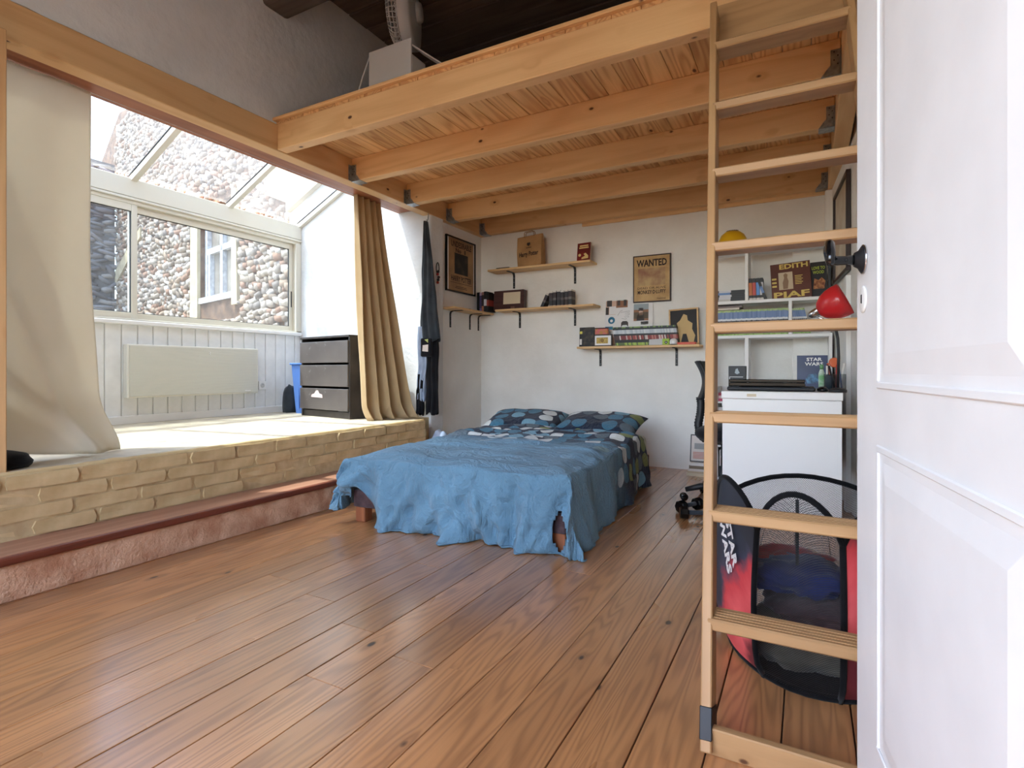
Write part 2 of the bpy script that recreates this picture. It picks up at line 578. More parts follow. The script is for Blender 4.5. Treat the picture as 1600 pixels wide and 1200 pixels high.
# ---- back wall and right side
wb = bx('wall_back', (-3.4, 0.6), (YB, YB + 0.25), (0, 3.7), M['wall'], None, 0)
struct(wb, 'white plastered back wall of the alcove under the loft')
def quadwall(name, pts, z0, z1, t, mat):
    """wall from two plan points, thickness t to the right of the direction"""
    (ax, ay), (b_x, by) = pts
    d = Vector((b_x - ax, by - ay)).normalized()
    n = Vector((d.y, -d.x)) * t
    P = [(ax, ay), (b_x, by), (b_x + n.x, by + n.y), (ax + n.x, ay + n.y)]
    v = [(x, y, z) for z in (z0, z1) for x, y in P]
    return mesh(name, v, [(3, 2, 1, 0), (4, 5, 6, 7), (0, 1, 5, 4), (1, 2, 6, 5), (2, 3, 7, 6), (3, 0, 4, 7)], mat)
wr = quadwall('wall_right', [(xright(0.2), 0.2), (xright(YB), YB)][::1], 0, 3.7, 0.2, M['wall'])
struct(wr, 'white right-hand wall behind the ladder')
pl = bx('trim_1', (-0.105, 0.17), (5.0, YB), (0, 1.885), M['wall'], None, 0.01)
struct(pl, 'low white pilaster in the right corner behind the shelves')
pl2 = bx('trim_2', (0.13, 0.25), (4.96, YB), (1.885, 2.32), M['wall'], None, 0.008)
struct(pl2, 'white pier carrying the loft in the right corner')

# ---- left wall: alcove part, bay side wall (its end is the white pier), wall above the ledger
wl = bx('wall_left', (XP - 0.2, XP), (4.31, YB), (0, 3.0), M['wall'], None, 0)
struct(wl, 'white alcove wall carrying the framed brown poster')
ws = bx('wall_side', (-5.0, -3.075), (YS, 4.31), (0, 3.4), M['baywall'], None, 0.012, seg=2)
struct(ws, 'sunlit white end wall of the window bay')
wu = bx('wall_upper', (-3.42, -3.1), (-1.6, YB), (2.5, 3.75), M['wallup'], None, 0)
struct(wu, 'grey shaded plaster wall above the long pine ledger')
wf = bx('wall_bay_end', (-5.0, -3.1), (0.35, 0.55), (0, 3.4), M['baywall'], None, 0)
struct(wf, 'near end wall of the window bay')
wn2 = bx('wall_near', (-3.42, -3.1), (-1.6, 0.95), (0, 2.5), M['wall'], None, 0)
struct(wn2, 'wall left of the window bay opening')
wfr = thing('wall_front', 'unseen wall behind the viewer, its wide opening added for fill light', None, (-1.1, -1.75, 0))  # opening in this unseen wall is added and sized for front fill light
wfr['kind'] = 'structure'
for (x0, x1, z0, z1) in ((-3.5, -2.9, 0, 3.75), (0.3, 1.4, 0, 3.75), (-2.9, 0.3, 0, 0.85), (-2.9, 0.3, 2.75, 3.75)):
    bx('wall_part', (x0 + 1.1, x1 + 1.1), (-0.15, 0.0), (z0, z1), M['wall'], wfr, 0)
wnr = bx('wall_right_near', (1.2, 1.4), (-1.75, 0.4), (0, 3.75), M['wall'], None, 0)
struct(wnr, 'right wall beside the viewer')
wne = bx('wall_right_return', (xright(0.2), 1.4), (0.2, 0.4), (0, 3.75), M['wall'], None, 0)
struct(wne, 'short return wall at the right of the viewer')
# lumpy plaster line over the ledger
bm = bmesh.new()
pts = [(-3.098, -1.4 + 0.06 * i, 2.522 + 0.006 * noise.noise((i * 0.7, 0, 0))) for i in range(92)]
tube_bm(bm, pts, [0.010 + 0.006 * noise.noise((i * 1.3, 3, 0)) for i in range(92)], 6)
struct(bm_obj('trim_3', bm, M['lumpy'], None), 'uneven plaster edge along the top of the pine ledger')

# ---- ceiling of dark boards with old beams
ce = bx('ceiling', (-3.4, 1.4), (-1.9, 5.3), (3.66, 3.74), M['darkwood'], None, 0)
struct(ce, 'dark wooden board ceiling high above the loft')
for i in range(34):
    y0 = -1.5 + i * 0.2
    child(bx('ceiling_board', (-3.1, 0.8), (y0, y0 + 0.192), (3.63 - 0.004 * (i % 2), 3.66), M['darkwood'], None, 0.004), ce)
for k, (yy, zz) in enumerate(((2.34, 3.27), (0.2, 3.3), (4.3, 3.34))):
    tag(bx('ceiling_beam', (-3.12, 0.8), (yy, yy + 0.2), (zz, zz + 0.34), M['darkwood'], None, 0.03, seg=2),
        ('dark old ceiling beam entering the wall above the pine corner', 'dark old ceiling beam behind the viewer', 'dark old ceiling beam near the back wall over the loft')[k], 'beam')['kind'] = 'structure'

# ---- raised platform of the bay with brick front and step
pf = mesh('floor_platform', [(XW, .55, 0), (-3.1, .55, 0), (-3.1, 0.55, 0), (XF + .034, .55, 0), (XF + .034, 3.84, 0), (-3.1, 3.84, 0), (-3.1, YS, 0), (XW, YS, 0)] +
          [(XW, .55, ZP), (-3.1, .55, ZP), (-3.1, 0.55, ZP), (XF + .034, .55, ZP), (XF + .034, 3.84, ZP), (-3.1, 3.84, ZP), (-3.1, YS, ZP), (XW, YS, ZP)],
          [(15, 14, 13, 12, 11, 9, 8)[::-1], (11, 12, 4, 3), (12, 13, 5, 4), (13, 14, 6, 5), (8, 9, 11, 3, 0)], M['mortar'])
pf.data.polygons[0].material_index = 0
struct(pf, 'raised platform of the window bay')
# slabs on top of the platform
rows = [(-4.81, -4.36), (-4.355, -3.9), (-3.895, -3.44), (-3.435, -3.0)]
for r_, (x0, x1) in enumerate(rows):
    y = 0.56 - 0.2 * (r_ % 2)
    while y < 4.1:
        L = 0.52
        a, b = max(y, .56), min(y + L - 0.006, 4.1 if x1 < -3.1 else 3.83)
        y += L
        if b - a > 0.03:
            child(bx('floor_slab', (x0, x1), (a, b), (ZP - 0.002, ZP + 0.008), M['tile'], None, 0.003), pf)
# bricks
zr = [0.19 + 0.068 * k for k in range(4)]
for k, z0 in enumerate(zr):
    y = 0.6 - 0.13 * (k % 2)
    while y < 3.84:
        L = random.uniform(0.225, 0.27)
        a, b = y, min(y + L, 3.845)
        y += L + 0.014
        if b - a < 0.04:
            continue
        j = random.uniform(-0.006, 0.006)
        bm = bmesh.new()
        bmesh.ops.create_cube(bm, size=1)
        bmesh.ops.subdivide_edges(bm, edges=list(bm.edges), cuts=1, use_grid_fill=True)
        for v in bm.verts:
            v.co.x *= (b - a) * (1 - 0.06 * (abs(v.co.z) > .4)); v.co.y *= 0.05; v.co.z *= 0.058
            v.co += Vector((random.uniform(-.004, .004), random.uniform(-.003, .003), random.uniform(-.003, .003)))
        o = bm_obj('brick', bm, M['brick'], None, (XF + 0.014 + j, (a + b) / 2, z0 + 0.029), (0, 0, R(90)))
        child(o, pf)
# worn plaster lip along the platform edge
bm = bmesh.new()
n_ = 60
pts = [(XF + 0.012, .6 + i * (3.84 - .6) / n_, ZP + 0.0 + 0.004 * noise.noise((i * .9, 0, 5))) for i in range(n_ + 1)]
tube_bm(bm, pts, [0.014 + 0.006 * noise.noise((i * 1.7, 2, 0)) for i in range(n_ + 1)], 7)
child(bm_obj('edge_plaster', bm, M['brick'], None, smooth=True), pf)
# step in front
st = bx('trim_4', (-2.96, -2.71), (0.3, 3.9), (0, 0.148), M['riser'], None, 0.006, 'y')
struct(st, 'low plastered step below the brick front')
child(bx('tread', (-2.965, -2.715), (0.3, 3.92), (0.15, 0.183), M['tread'], None, 0.002, 'y', 1), st)
child(bx('nosing', (-2.72, -2.692), (0.3, 3.92), (0.146, 0.182), M['nosing'], None, 0.010, 'y', 2), st)

# ---- bay window wall: wainscot boards, sill, baseboard
ww = bx('wall_window', (XW - 0.12, XW - 0.012), (0.55, YS), (0, 1.28), M['white'], None, 0)
struct(ww, 'white boarded wall below the bay window')
y = 0.56
while y < YS - 0.02:
    b = min(y + 0.117, YS)
    child(bx('wainscot_board', (XW - 0.012, XW), (y, b - 0.0035), (ZP, 1.265), M['board'], None, 0.003, 'z'), ww)
    y += 0.12
struct(bx('trim_5', (XW - 0.12, XW + 0.035), (0.55, YS), (1.265, 1.30), M['white'], None, 0.006), 'white window sill of the bay')
struct(bx('baseboard_left', (XW, XW + 0.018), (0.55, YS), (ZP + 0.006, 0.53), M['white'], None, 0.004), 'white baseboard under the radiator')

# ---- sliding window
XG = XW - 0.03
wi = thing('window_1', 'cream aluminium sliding window with two sashes over the radiator', 'window', (XG, 2.3, 1.30))
wi['kind'] = 'structure'
del wi['category']
def W(name, x, y, z, mat, parent=wi, bev=0.004):
    o = bx(name, (x[0], x[1]), (y[0] - 2.3, y[1] - 2.3), (z[0] - 1.30, z[1] - 1.30), mat, parent, bev)
    return o
W('top_rail', (-0.05, 0.05), (0.55, YS), (2.30, 2.45), M['alu'])
W('head_track', (-0.05, 0.035), (0.55, YS), (2.245, 2.30), M['alu'])
W('head_lip', (0.035, 0.055), (0.55, YS), (2.275, 2.295), M['alu'])
W('bottom_track', (-0.05, 0.045), (0.55, YS), (1.30, 1.315), M['alu'])
W('jamb', (-0.05, 0.045), (4.045, YS), (1.30, 2.25), M['alu'])
W('jamb_lip', (0.03, 0.05), (4.035, 4.05), (1.31, 2.25), M['alu'])
def sash(dx, ya, yb, handle):
    s = W('sash', (dx - 0.014, dx + 0.014), (ya, ya + 0.045), (1.312, 2.245), M['alu'])
    def c(n, x, y, z, m, b=0.002):
        o = W(n, x, y, z, m, wi, b)
        o.parent = s
        o.matrix_parent_inverse = s.matrix_basis.inverted()
    c('stile', (dx - 0.014, dx + 0.014), (yb - 0.045, yb), (1.312, 2.245), M['alu'])
    c('rail', (dx - 0.013, dx + 0.013), (ya + .045, yb - 0.045), (1.312, 1.365), M['alu'])
    c('rail', (dx - 0.013, dx + 0.013), (ya + .045, yb - 0.045), (2.19, 2.245), M['alu'])
    for zz in (1.365, 2.185):
        c('gasket', (dx - 0.006, dx + 0.006), (ya + .045, yb - 0.045), (zz, zz + 0.005), M['gasket'], 0)
    for yy in (ya + .045, yb - .05):
        c('gasket', (dx - 0.006, dx + 0.006), (yy, yy + 0.005), (1.37, 2.185), M['gasket'], 0)
    c('pane', (dx - 0.002, dx + 0.002), (ya + .04, yb - 0.04), (1.36, 2.195), M['glass'], 0)
    if handle:
        c('pull', (dx + 0.012, dx + 0.02), (yb - 0.028, yb - 0.016), (1.57, 1.74), M['gasket'], 0.003)
sash(0.016, 0.9, 2.475, False)
sash(-0.018, 2.43, 4.04, True)

# ---- sloping glass roof of the bay
gr = thing('window_2', 'sloping glass roof of the bay with cream glazing bars', None, (XW, 2.3, 2.45))
gr['kind'] = 'structure'
sl = 0.47
ang = math.atan(sl)
Lr = 1.56 / math.cos(ang)
for k, yy in enumerate((0.76, 1.60, 2.44, 3.28, 4.095)):
    o = bx('glazing_bar', (0, Lr), (-0.024, 0.024), (-0.035, 0.02), M['alu'], gr, 0.003)
    o.rotation_euler = (0, -ang, 0)
    o.location = (Lr / 2 * math.cos(ang), yy - 2.3, Lr / 2 * math.sin(ang))
    o2 = bx('bar_gasket', (0, Lr), (-0.030, 0.030), (0.018, 0.024), M['gasket'], gr, 0)
    o2.rotation_euler = (0, -ang, 0)
    o2.location = (Lr / 2 * math.cos(ang) - 0.02 * math.sin(ang), yy - 2.3, Lr / 2 * math.sin(ang) + 0.02)
for k, (ya, yb) in enumerate(((0.56, 0.76), (0.78, 1.585), (1.615, 2.425), (2.455, 3.265), (3.295, 4.09))):
    hw = (yb - ya) / 2
    o = mesh('pane', [(-Lr / 2, -hw, 0), (Lr / 2, -hw, 0), (Lr / 2, hw, 0), (-Lr / 2, hw, 0)], [(0, 1, 2, 3)], M['roofglass'], gr)
    o.rotation_euler = (0, -ang, 0)
    o.location = (Lr / 2 * math.cos(ang), (ya + yb) / 2 - 2.3, Lr / 2 * math.sin(ang) + 0.025)

# ---- old lintel over the bay opening and pine corner post
li = bx('trim_6', (-3.47, -3.17), (0.55, YS), (2.405, 2.62), M['oldwood'], None, 0.012, 'y', 2)
struct(li, 'old reddish wooden lintel over the bay opening')
struct(bx('trim_7', (-3.07, -2.985), (0.92, 1.02), (0.0, 2.345), M['pine'], None, 0.004, 'z'), 'pine post at the left edge of the bay opening')

# ================================================================== LOFT
lo = thing('loft', 'pine mezzanine of joists and boards over the bed', 'loft', (-1.5, 2.43, ZB))
def LB(name, x, y, z, mat, grain='x', bev=0.004, parent=None):
    o = bx(name, x, y, z, mat, None, bev, grain)
    return child(o, parent or lo)
bpy.context.view_layer.update()
LB('ledger', (-3.17, XL), (-1.4, YB), (ZB, ZT), M['pine'], 'y')
LB('ledger', (XR, XR + 0.09), (2.43, YB), (ZB - 0.02, ZT), M['pine'], 'y')
LB('front_beam', (XL + 0.002, 0.6), (2.43, 2.505), (ZB + 0.005, ZT), M['pine'], 'x')
LB('edge_board', (XL - 0.03, 0.6), (2.415, 2.53), (ZT + 0.024, ZT + 0.044), M['pine'], 'x')
JY = (3.10, 3.75, 4.38, 4.99)
for y in JY:
    j = LB('joist', (XL + 0.001, XR - 0.001), (y, y + 0.075), (ZB, ZT), M['pine'], 'x')
LB('wall_batten', (-1.95, XR), (5.066, YB), (ZB - 0.03, ZB + 0.03), M['pine'], 'x')
# deck boards run front to back
x = XL - 0.02
while x < 0.58:
    wv = random.choice((0.115, 0.128, 0.14))
    LB('deck_board', (x, min(x + wv - 0.0025, 0.6)), (2.44, YB - 0.005), (ZT, ZT + 0.024), M['deck'], 'y', 0.002)
    x += wv
# joist hangers: bent sheet steel shoes with nail holes
def hanger(xw, y, s):
    """shoe under a joist end; s=+1 opens to +X"""
    h = bx('joist_hanger', (0, 0.085) if s > 0 else (-0.085, 0), (-0.004, 0.079), (-0.003, 0.0), M['zinc'], None, 0.0)
    c0 = h.location.copy()
    h.location = (xw + c0.x, y + c0.y, ZB + c0.z - 0.001)
    child(h, lo)
    for yy in (-0.003, 0.0755):
        prof = [(0, 0), (0.085 * s, 0), (0.06 * s, 0.035), (0.045 * s, 0.05), (0.045 * s, 0.125), (0, 0.125)]
        p = prism('cheek', prof, 0.0025, M['zinc'], None, (xw, y + yy + 0.0025, ZB - 0.003), FRONT)
        child(p, lo); p.parent = h; p.matrix_parent_inverse = h.matrix_basis.inverted()
    for q in range(4):
        hx, hz = 0.014 + 0.016 * (q % 2), 0.05 + 0.02 * q
        n_ = lathe('nail', [(0.0035, 0), (0.003, 0.0015)], M['black'], None, 8, (xw + s * hx, y - 0.004, ZB + hz), FRONT)
        n_.parent = h; n_.matrix_parent_inverse = h.matrix_basis.inverted()
    for yy in (-0.035, 0.079):
        f = bx('flange', (xw, xw + s * 0.002), (y + yy, y + yy + 0.032), (ZB, ZB + 0.12), M['zinc'], None, 0)
        f.parent = h; f.matrix_parent_inverse = h.matrix_basis.inverted()
for y in JY:
    hanger(XL + 0.001, y, 1)
    hanger(XR - 0.001, y, -1)

# ================================================================== LADDER
P0 = Vector((-0.205, 1.357, 0)); P1 = Vector((-0.331, 2.372, 2.42))
def LZ(z):
    return P0 + (P1 - P0) * (z / 2.42)
ld = thing('loft_ladder', 'pine loft ladder with flat treads leaning against the mezzanine beam', 'ladder', P0)
LWID = 0.455
def rail(off, name='rail'):
    a, b = LZ(0.0), LZ(2.36)
    t2, dpt = 0.0125, 0.045
    v = []
    for p in (a, b):
        for sx, sy in ((-t2, -dpt), (t2, -dpt), (t2, dpt), (-t2, dpt)):
            v.append(p + Vector((off + sx, sy, 0)))
    # build along its own X so the grain follows the rail
    d = (b - a).normalized()
    L = (b - a).length
    me = box_mesh(L, 0.085, 0.025, M['ladder'], 0.003)
    ex = d; ez = Vector((1, 0, 0)) - d * d.x; ez.normalize(); ey = ez.cross(ex)
    o = mk(name, me, None)
    m = Matrix((ex, ey, ez)).transposed().to_4x4()
    m.translation = (a + b) / 2 + Vector((off, 0, 0))
    o.matrix_world = m
    o.location = m.translation; o.rotation_euler = m.to_euler()
    child(o, ld)
    return o, m
r1_, m1_ = rail(0.0)
r2_, m2_ = rail(LWID)
for o_, off in ((r1_, 0.0), (r2_, LWID)):
    c = LZ(0.055) + Vector((off, 0, 0))
    tp = mk('black_tape', box_mesh(0.07, 0.088, 0.028, M['blackplastic'], 0.002), None)
    tp.location = c; tp.rotation_euler = o_.rotation_euler
    child(tp, ld); tag(tp, 'black tape band round the foot of the rail')
    tp.location = c
for k, z in enumerate((2.149, 1.861, 1.58, 1.30, 1.030, 0.768, 0.514, 0.270, 0.045)):
    c = LZ(z)
    zt = z + 0.012
    d0 = -0.045 if z > 0.1 else -0.03
    tr = bx('tread', (c.x + 0.0, c.x + LWID), (c.y + d0, c.y + d0 + (0.085 if z > 0.1 else 0.03)), (zt - 0.03, zt), M['ladder'], None, 0.004)
    child(tr, ld)
    if z > 0.1:
        for q in range(4):
            child(bx('groove', (c.x + 0.016, c.x + LWID - 0.016), (c.y + d0 + 0.014 + q * 0.016, c.y + d0 + 0.018 + q * 0.016), (zt - 0.001, zt + 0.0012), M['ladder'], None, 0), ld)
    else:
        child(bx('bottom_rail', (c.x - 0.012, c.x + LWID), (c.y + d0 - 0.004, c.y + d0 + 0.016), (0.0, 0.062), M['ladder'], None, 0.003), ld)
tb = bx('top_board', (-0.344, 0.2), (2.388, 2.414), (2.185, 2.405), M['ladder'], None, 0.003)
child(tb, ld)

# ================================================================== WHITE DOOR (open, at the right)
DP = Vector((0.088, 1.275, 0))
dr = thing('door_1', 'white panelled door standing open in the right foreground', None, DP, math.atan2(-0.9915, 0.1293))
dr['kind'] = 'structure'
bx('leaf', (0, 0.83), (0, 0.04), (0.012, 2.06), M['whitedoor'], dr, 0.003)
def door_panel(x0, x1, z0, z1):
    p = bx('panel_moulding', (x0, x1), (-0.0035, 0.001), (z0, z0 + 0.012), M['whitedoor'], dr, 0.003)
    def c(o):
        o.parent = p
        o.matrix_parent_inverse = p.matrix_basis.inverted()
    c(bx('moulding', (x0, x1), (-0.0035, 0.001), (z1 - 0.012, z1), M['whitedoor'], None, 0.003))
    c(bx('moulding', (x0, x0 + 0.012), (-0.0035, 0.001), (z0 + .012, z1 - .012), M['whitedoor'], None, 0.003))
    c(bx('moulding', (x1 - 0.012, x1), (-0.0035, 0.001), (z0 + .012, z1 - .012), M['whitedoor'], None, 0.003))
    a, b = 0.022, 0.058
    O = [(x0 + a, 0.0005, z0 + a), (x1 - a, 0.0005, z0 + a), (x1 - a, 0.0005, z1 - a), (x0 + a, 0.0005, z1 - a)]
    I = [(x0 + b, -0.004, z0 + b), (x1 - b, -0.004, z0 + b), (x1 - b, -0.004, z1 - b), (x0 + b, -0.004, z1 - b)]
    c(mesh('raised_field', O + I, [(4, 5, 6, 7), (0, 1, 5, 4), (1, 2, 6, 5), (2, 3, 7, 6), (3, 0, 4, 7)], M['whitedoor']))
door_panel(0.155, 0.675, 0.868, 1.93)
door_panel(0.155, 0.675, 0.245, 0.772)
# handle: rosette, neck and curved lever
HZ = 1.108; HX = 0.058
ro = lathe('rosette', [(0.026, 0), (0.026, 0.003), (0.024, 0.005), (0.017, 0.009), (0.013, 0.016)], M['blackplastic'], dr, 24, (HX, -0.0005, HZ), FRONT)
lathe('rosette_ring', [(0.0275, 0), (0.0275, 0.003), (0.024, 0.0035)], M['chrome'], dr, 24, (HX, -0.0002, HZ), FRONT)
tube('handle', [(HX, -0.008, HZ), (HX, -0.03, HZ), (HX + 0.001, -0.045, HZ), (HX + 0.006, -0.056, HZ + 0.002), (HX + 0.02, -0.062, HZ + 0.016), (HX + 0.04, -0.064, HZ + 0.026), (HX + 0.06, -0.066, HZ + 0.02), (HX + 0.078, -0.068, HZ + 0.002), (HX + 0.088, -0.07, HZ - 0.02)],
     [0.0105, 0.0085, 0.009, 0.0105, 0.009, 0.0085, 0.0085, 0.008, 0.006], M['blackgloss'], dr, 12)
lathe('grub_screw', [(0.0035, 0), (0.003, 0.001)], M['zinc'], dr, 12, (HX - 0.009, -0.032, HZ), (R(90), 0, R(-90)))
lathe('keyhole_rosette', [(0.0255, 0), (0.0255, 0.002), (0.022, 0.0035)], M['white'], dr, 24, (HX, -0.0005, HZ - 0.075), FRONT)
bx('keyhole', (HX - 0.0025, HX + 0.0025), (-0.0055, -0.003), (HZ - 0.083, HZ - 0.066), M['black'], dr, 0.001)

# ================================================================== EXTERIOR
E0 = Vector((-7.12, 4.68, 0)); ED = Vector((-0.976, 0.219, 0)); EN = Vector((-0.219, -0.976, 0))
def Wp(u, z, o=0.0):
    return E0 + ED * u + EN * o + Vector((0, 0, z))
def stone_mat(name, cols):
    t = NT(name)
    g = t.n('ShaderNodeNewGeometry')
    oi = t.n('ShaderNodeObjectInfo')
    rnd = t.math('FRACT', t.math('ADD', g.outputs['Random Per Island'], oi.outputs['Random']))
    c = t.ramp(rnd, [(i / len(cols), srgb(*k)) for i, k in enumerate(cols)], 'CONSTANT')
    n = t.n('ShaderNodeTexNoise')
    n.inputs['Scale'].default_value = 25
    n.inputs['Detail'].default_value = 5
    t.l(g.outputs['Position'], n.inputs['Vector'])
    c = t.mix(t.math('MULTIPLY', n.outputs[0], 0.5), c, srgb(120, 100, 80))
    t.l(c, t.b.inputs['Base Color'])
    t.b.inputs['Roughness'].default_value = 0.9
    t.bump(n.outputs[0], 0.4, 0.01)
    return t.m
M['stoneA'] = stone_mat('rubble_stone', [(168, 154, 138), (130, 122, 116), (190, 178, 162), (148, 112, 92), (176, 164, 152), (120, 106, 94), (212, 204, 194), (156, 134, 114)])
M['stoneB'] = stone_mat('slate_stone', [(120, 122, 128), (140, 140, 146), (104, 106, 114), (156, 152, 150)])  # blue-grey tone of the shade is put into these stone colours
M['joint'] = noisy('earth_joint', (120, 90, 66), (76, 54, 38), 7, 0.95, 0.6, 0.03)
M['jointB'] = noisy('grey_joint', (110, 108, 108), (86, 84, 86), 7, 0.95, 0.6, 0.03)
M['render'] = noisy('lime_render', (206, 192, 160), (182, 166, 134), 5, 0.95, 0.4, 0.02)
M['oldpaint'] = noisy('weathered_white_paint', (214, 214, 216), (176, 176, 180), 20, 0.8, 0.2)
M['dustpane'] = noisy('dusty_pane', (150, 142, 130), (118, 108, 98), 4, 0.3, 0.0)

eb = thing('stone_house', 'sunlit rubble stone house with an old white window outside the bay', 'house', Wp(0, 0))
bpy.context.view_layer.update()
def slab(name, poly, o0, o1, mat, parent=eb):
    """polygon in (u,z) on the house wall, between offsets o0 (back) and o1 (front)"""
    n = len(poly)
    v = [Wp(u, z, o1) - eb.location for u, z in poly] + [Wp(u, z, o0) - eb.location for u, z in poly]
    f = [tuple(range(n))[::-1], tuple(range(n, 2 * n))] + [(i, (i + 1) % n, n + (i + 1) % n, n + i) for i in range(n)]
    o = mesh(name, v, f, mat, parent)
    bm = bmesh.new(); bm.from_mesh(o.data); bmesh.ops.recalc_face_normals(bm, faces=bm.faces); bm.to_mesh(o.data); bm.free()
    return o
slab('wall', [(4.9, 0), (0.62, 0), (0.62, 6.1), (4.21, 5.87), (4.9, 5.6)], -0.4, 0, M['joint'])
slab('wall', [(0.62, 0), (-0.54, 0), (-0.54, 1.85), (0.62, 1.85)], -0.4, 0, M['joint'])
slab('wall', [(0.62, 3.2), (-0.54, 3.2), (-0.54, 6.3), (0.62, 6.2)], -0.4, 0, M['joint'])
slab('wall', [(-0.54, 0), (-2.12, 0), (-2.12, 6.3), (-0.54, 6.3)], -0.4, 0, M['joint'])
slab('gable', [(6.6, 5.25), (4.9, 4.0), (4.9, 5.6), (4.21, 5.87), (5.0, 6.0)], -0.4, -0.05, M['joint'])
slab('jamb_render', [(0.92, 1.6), (0.63, 1.6), (0.63, 3.25), (0.88, 3.25)], 0, 0.045, M['render'])
slab('jamb_render', [(-0.55, 1.75), (-0.72, 1.75), (-0.68, 3.25), (-0.55, 3.25)], 0, 0.045, M['render'])
slab('render_patch', [(-1.6, 2.95), (-2.12, 2.75), (-2.12, 6.3), (-1.75, 6.3)], 0, 0.06, M['render'])
slab('roof_scar', [(4.9, 2.55), (3.3, 3.25), (3.3, 3.42), (4.9, 2.82)], 0, 0.05, M['render'])
hi = mesh('wall_parapet', [(x_, y_, z_) for y_ in (4.05, 4.3) for x_, z_ in ((-4.98, 2.62), (-3.3, 3.42), (-3.3, 6.3), (-4.98, 6.3))], [(0, 1, 2, 3), (7, 6, 5, 4), (0, 4, 5, 1), (1, 5, 6, 2), (2, 6, 7, 3), (3, 7, 4, 0)], M['render'])
struct(hi, 'pale rendered wall rising above the glass roof')
# its window: frame, stiles, transom, panes
wx = slab('window', [(0.62, 1.85), (-0.54, 1.85), (-0.54, 1.93), (0.62, 1.93)], -0.16, 0.03, M['oldpaint'])
def wpart(n, poly, a, b, m):
    o = slab(n, poly, a, b, m, None)
    o.location = (0, 0, 0); o.parent = wx
bpy.context.view_layer.update()
for (ua, ub, za, zb) in ((0.62, 0.54, 1.93, 3.2), (-0.46, -0.54, 1.93, 3.2), (0.08, 0.0, 1.93, 3.2), (0.54, -0.46, 2.56, 2.64), (0.50, 0.44, 1.93, 2.56)):
    wpart('frame_bar', [(ua, za), (ub, za), (ub, zb), (ua, zb)], -0.16, -0.06, M['oldpaint'])
for (ua, ub) in ((0.54, 0.08), (0.0, -0.46)):
    for (za, zb) in ((1.93, 2.56), (2.64, 3.2)):
        wpart('pane', [(ua, za), (ub, za), (ub, zb), (ua, zb)], -0.13, -0.12, M['dustpane'])
# rubble stones laid in rough courses
def stone_geo(bm, c, ax, an, su, sz, so):
    r = bmesh.ops.create_icosphere(bm, subdivisions=1, radius=1.0)
    rot = random.gauss(0, 0.3)
    for v in r['verts']:
        p = v.co
        k = 1 + 0.22 * noise.noise(p * 1.3 + Vector((c.x * 9, c.y * 9, c.z * 9)))
        q = Vector((p.x * k, p.y * k, p.z * k))
        q = Vector((math.copysign(abs(q.x) ** 0.58, q.x) * su, q.y * so, math.copysign(abs(q.z) ** 0.58, q.z) * sz))
        qx, qz = q.x * math.cos(rot) - q.z * math.sin(rot), q.x * math.sin(rot) + q.z * math.cos(rot)
        v.co = c + ax * qx + an * q.y + Vector((0, 0, qz))
cand = []
z = 0.75
row = 0
while z < 5.6:
    h = random.uniform(0.045, 0.105)
    u = -2.1 + random.uniform(0, 0.1)
    while u < 4.85:
        sw = random.uniform(0.055, 0.16) if random.random() < 0.85 else random.uniform(0.16, 0.26)
        uc = u + sw / 2
        inwin = -0.75 < uc < 0.95 and 1.6 < z + h / 2 < 3.3
        inrend = uc < -1.62 and z > 2.75
        inscar = 3.3 < uc < 4.9 and abs((z + h / 2) - (2.7 + (4.9 - uc) * 0.4)) < 0.13
        top = 6.0
        if not (inwin or inrend or inscar):
            cand.append((uc, z + h / 2 + random.uniform(-0.022, 0.022), sw * 0.54 * random.uniform(0.8, 1.1), h * 0.56 * random.uniform(0.75, 1.3)))
        u += sw + random.uniform(0.0, 0.02)
    z += h * 0.95
inview = [k for k in cand if 1.2 + 0.28 * max(k[0] + 2.3, 0) * 0.6 < k[1] < 2.5 + 0.3 * max(k[0] + 2.3, 0)]
inview.sort(key=lambda k: -k[2] * k[3] / (7.0 + 0.66 * k[0]) ** 2)
big = inview[:260]
bigset = set(big)
for uc, zc, su, sz in big:
    bm = bmesh.new()
    stone_geo(bm, Vector((0, 0, 0)), ED, EN, su, sz, random.uniform(0.035, 0.07))
    bm_obj('stone', bm, M['stoneA'], eb, Wp(uc, zc, 0.008) - eb.location, smooth=True)
bm = bmesh.new()
for k in cand:
    if k in bigset:
        continue
    uc, zc, su, sz = k
    stone_geo(bm, Wp(uc, zc, 0.008) - eb.location, ED, EN, su, sz, random.uniform(0.025, 0.06))
o = bm_obj('small_stones', bm, M['stoneA'], eb, smooth=True)
o['kind'] = 'stuff'; o['label'] = 'smaller rubble stones of the house wall'
# shaded slate wall further left
sh = thing('slate_wall', 'blue-grey slate stone wall in shade seen at the left of the bay window', 'wall', (-11.9, 3.6, 0))
bpy.context.view_layer.update()
bx('wall_core', (-0.4, 0.0), (-3.6, 2.1), (0, 4.9), M['jointB'], sh, 0)
bm = bmesh.new()
z = 1.2
while z < 4.8:
    h = random.uniform(0.05, 0.13)
    y = -1.6
    while y < 2.0:
        sw = random.uniform(0.15, 0.5)
        stone_geo(bm, Vector((0.0, y + sw / 2, z + h / 2)), Vector((0, 1, 0)), Vector((1, 0, 0)), sw * 0.51, h * 0.52, random.uniform(0.03, 0.07))
        y += sw
    z += h * 0.97
o = bm_obj('slate_stones', bm, M['stoneB'], sh, smooth=True)
o['kind'] = 'stuff'; o['label'] = 'flat slate stones of the shaded wall'
M['ground'] = noisy('courtyard_ground', (170, 158, 140), (140, 128, 110), 1.5, 0.95, 0.2)
g_ = bx('ground_outside', (-16, -5.0), (-8, 6.4), (-0.2, -0.1), M['ground'], None, 0)
struct(g_, 'courtyard ground outside the bay')

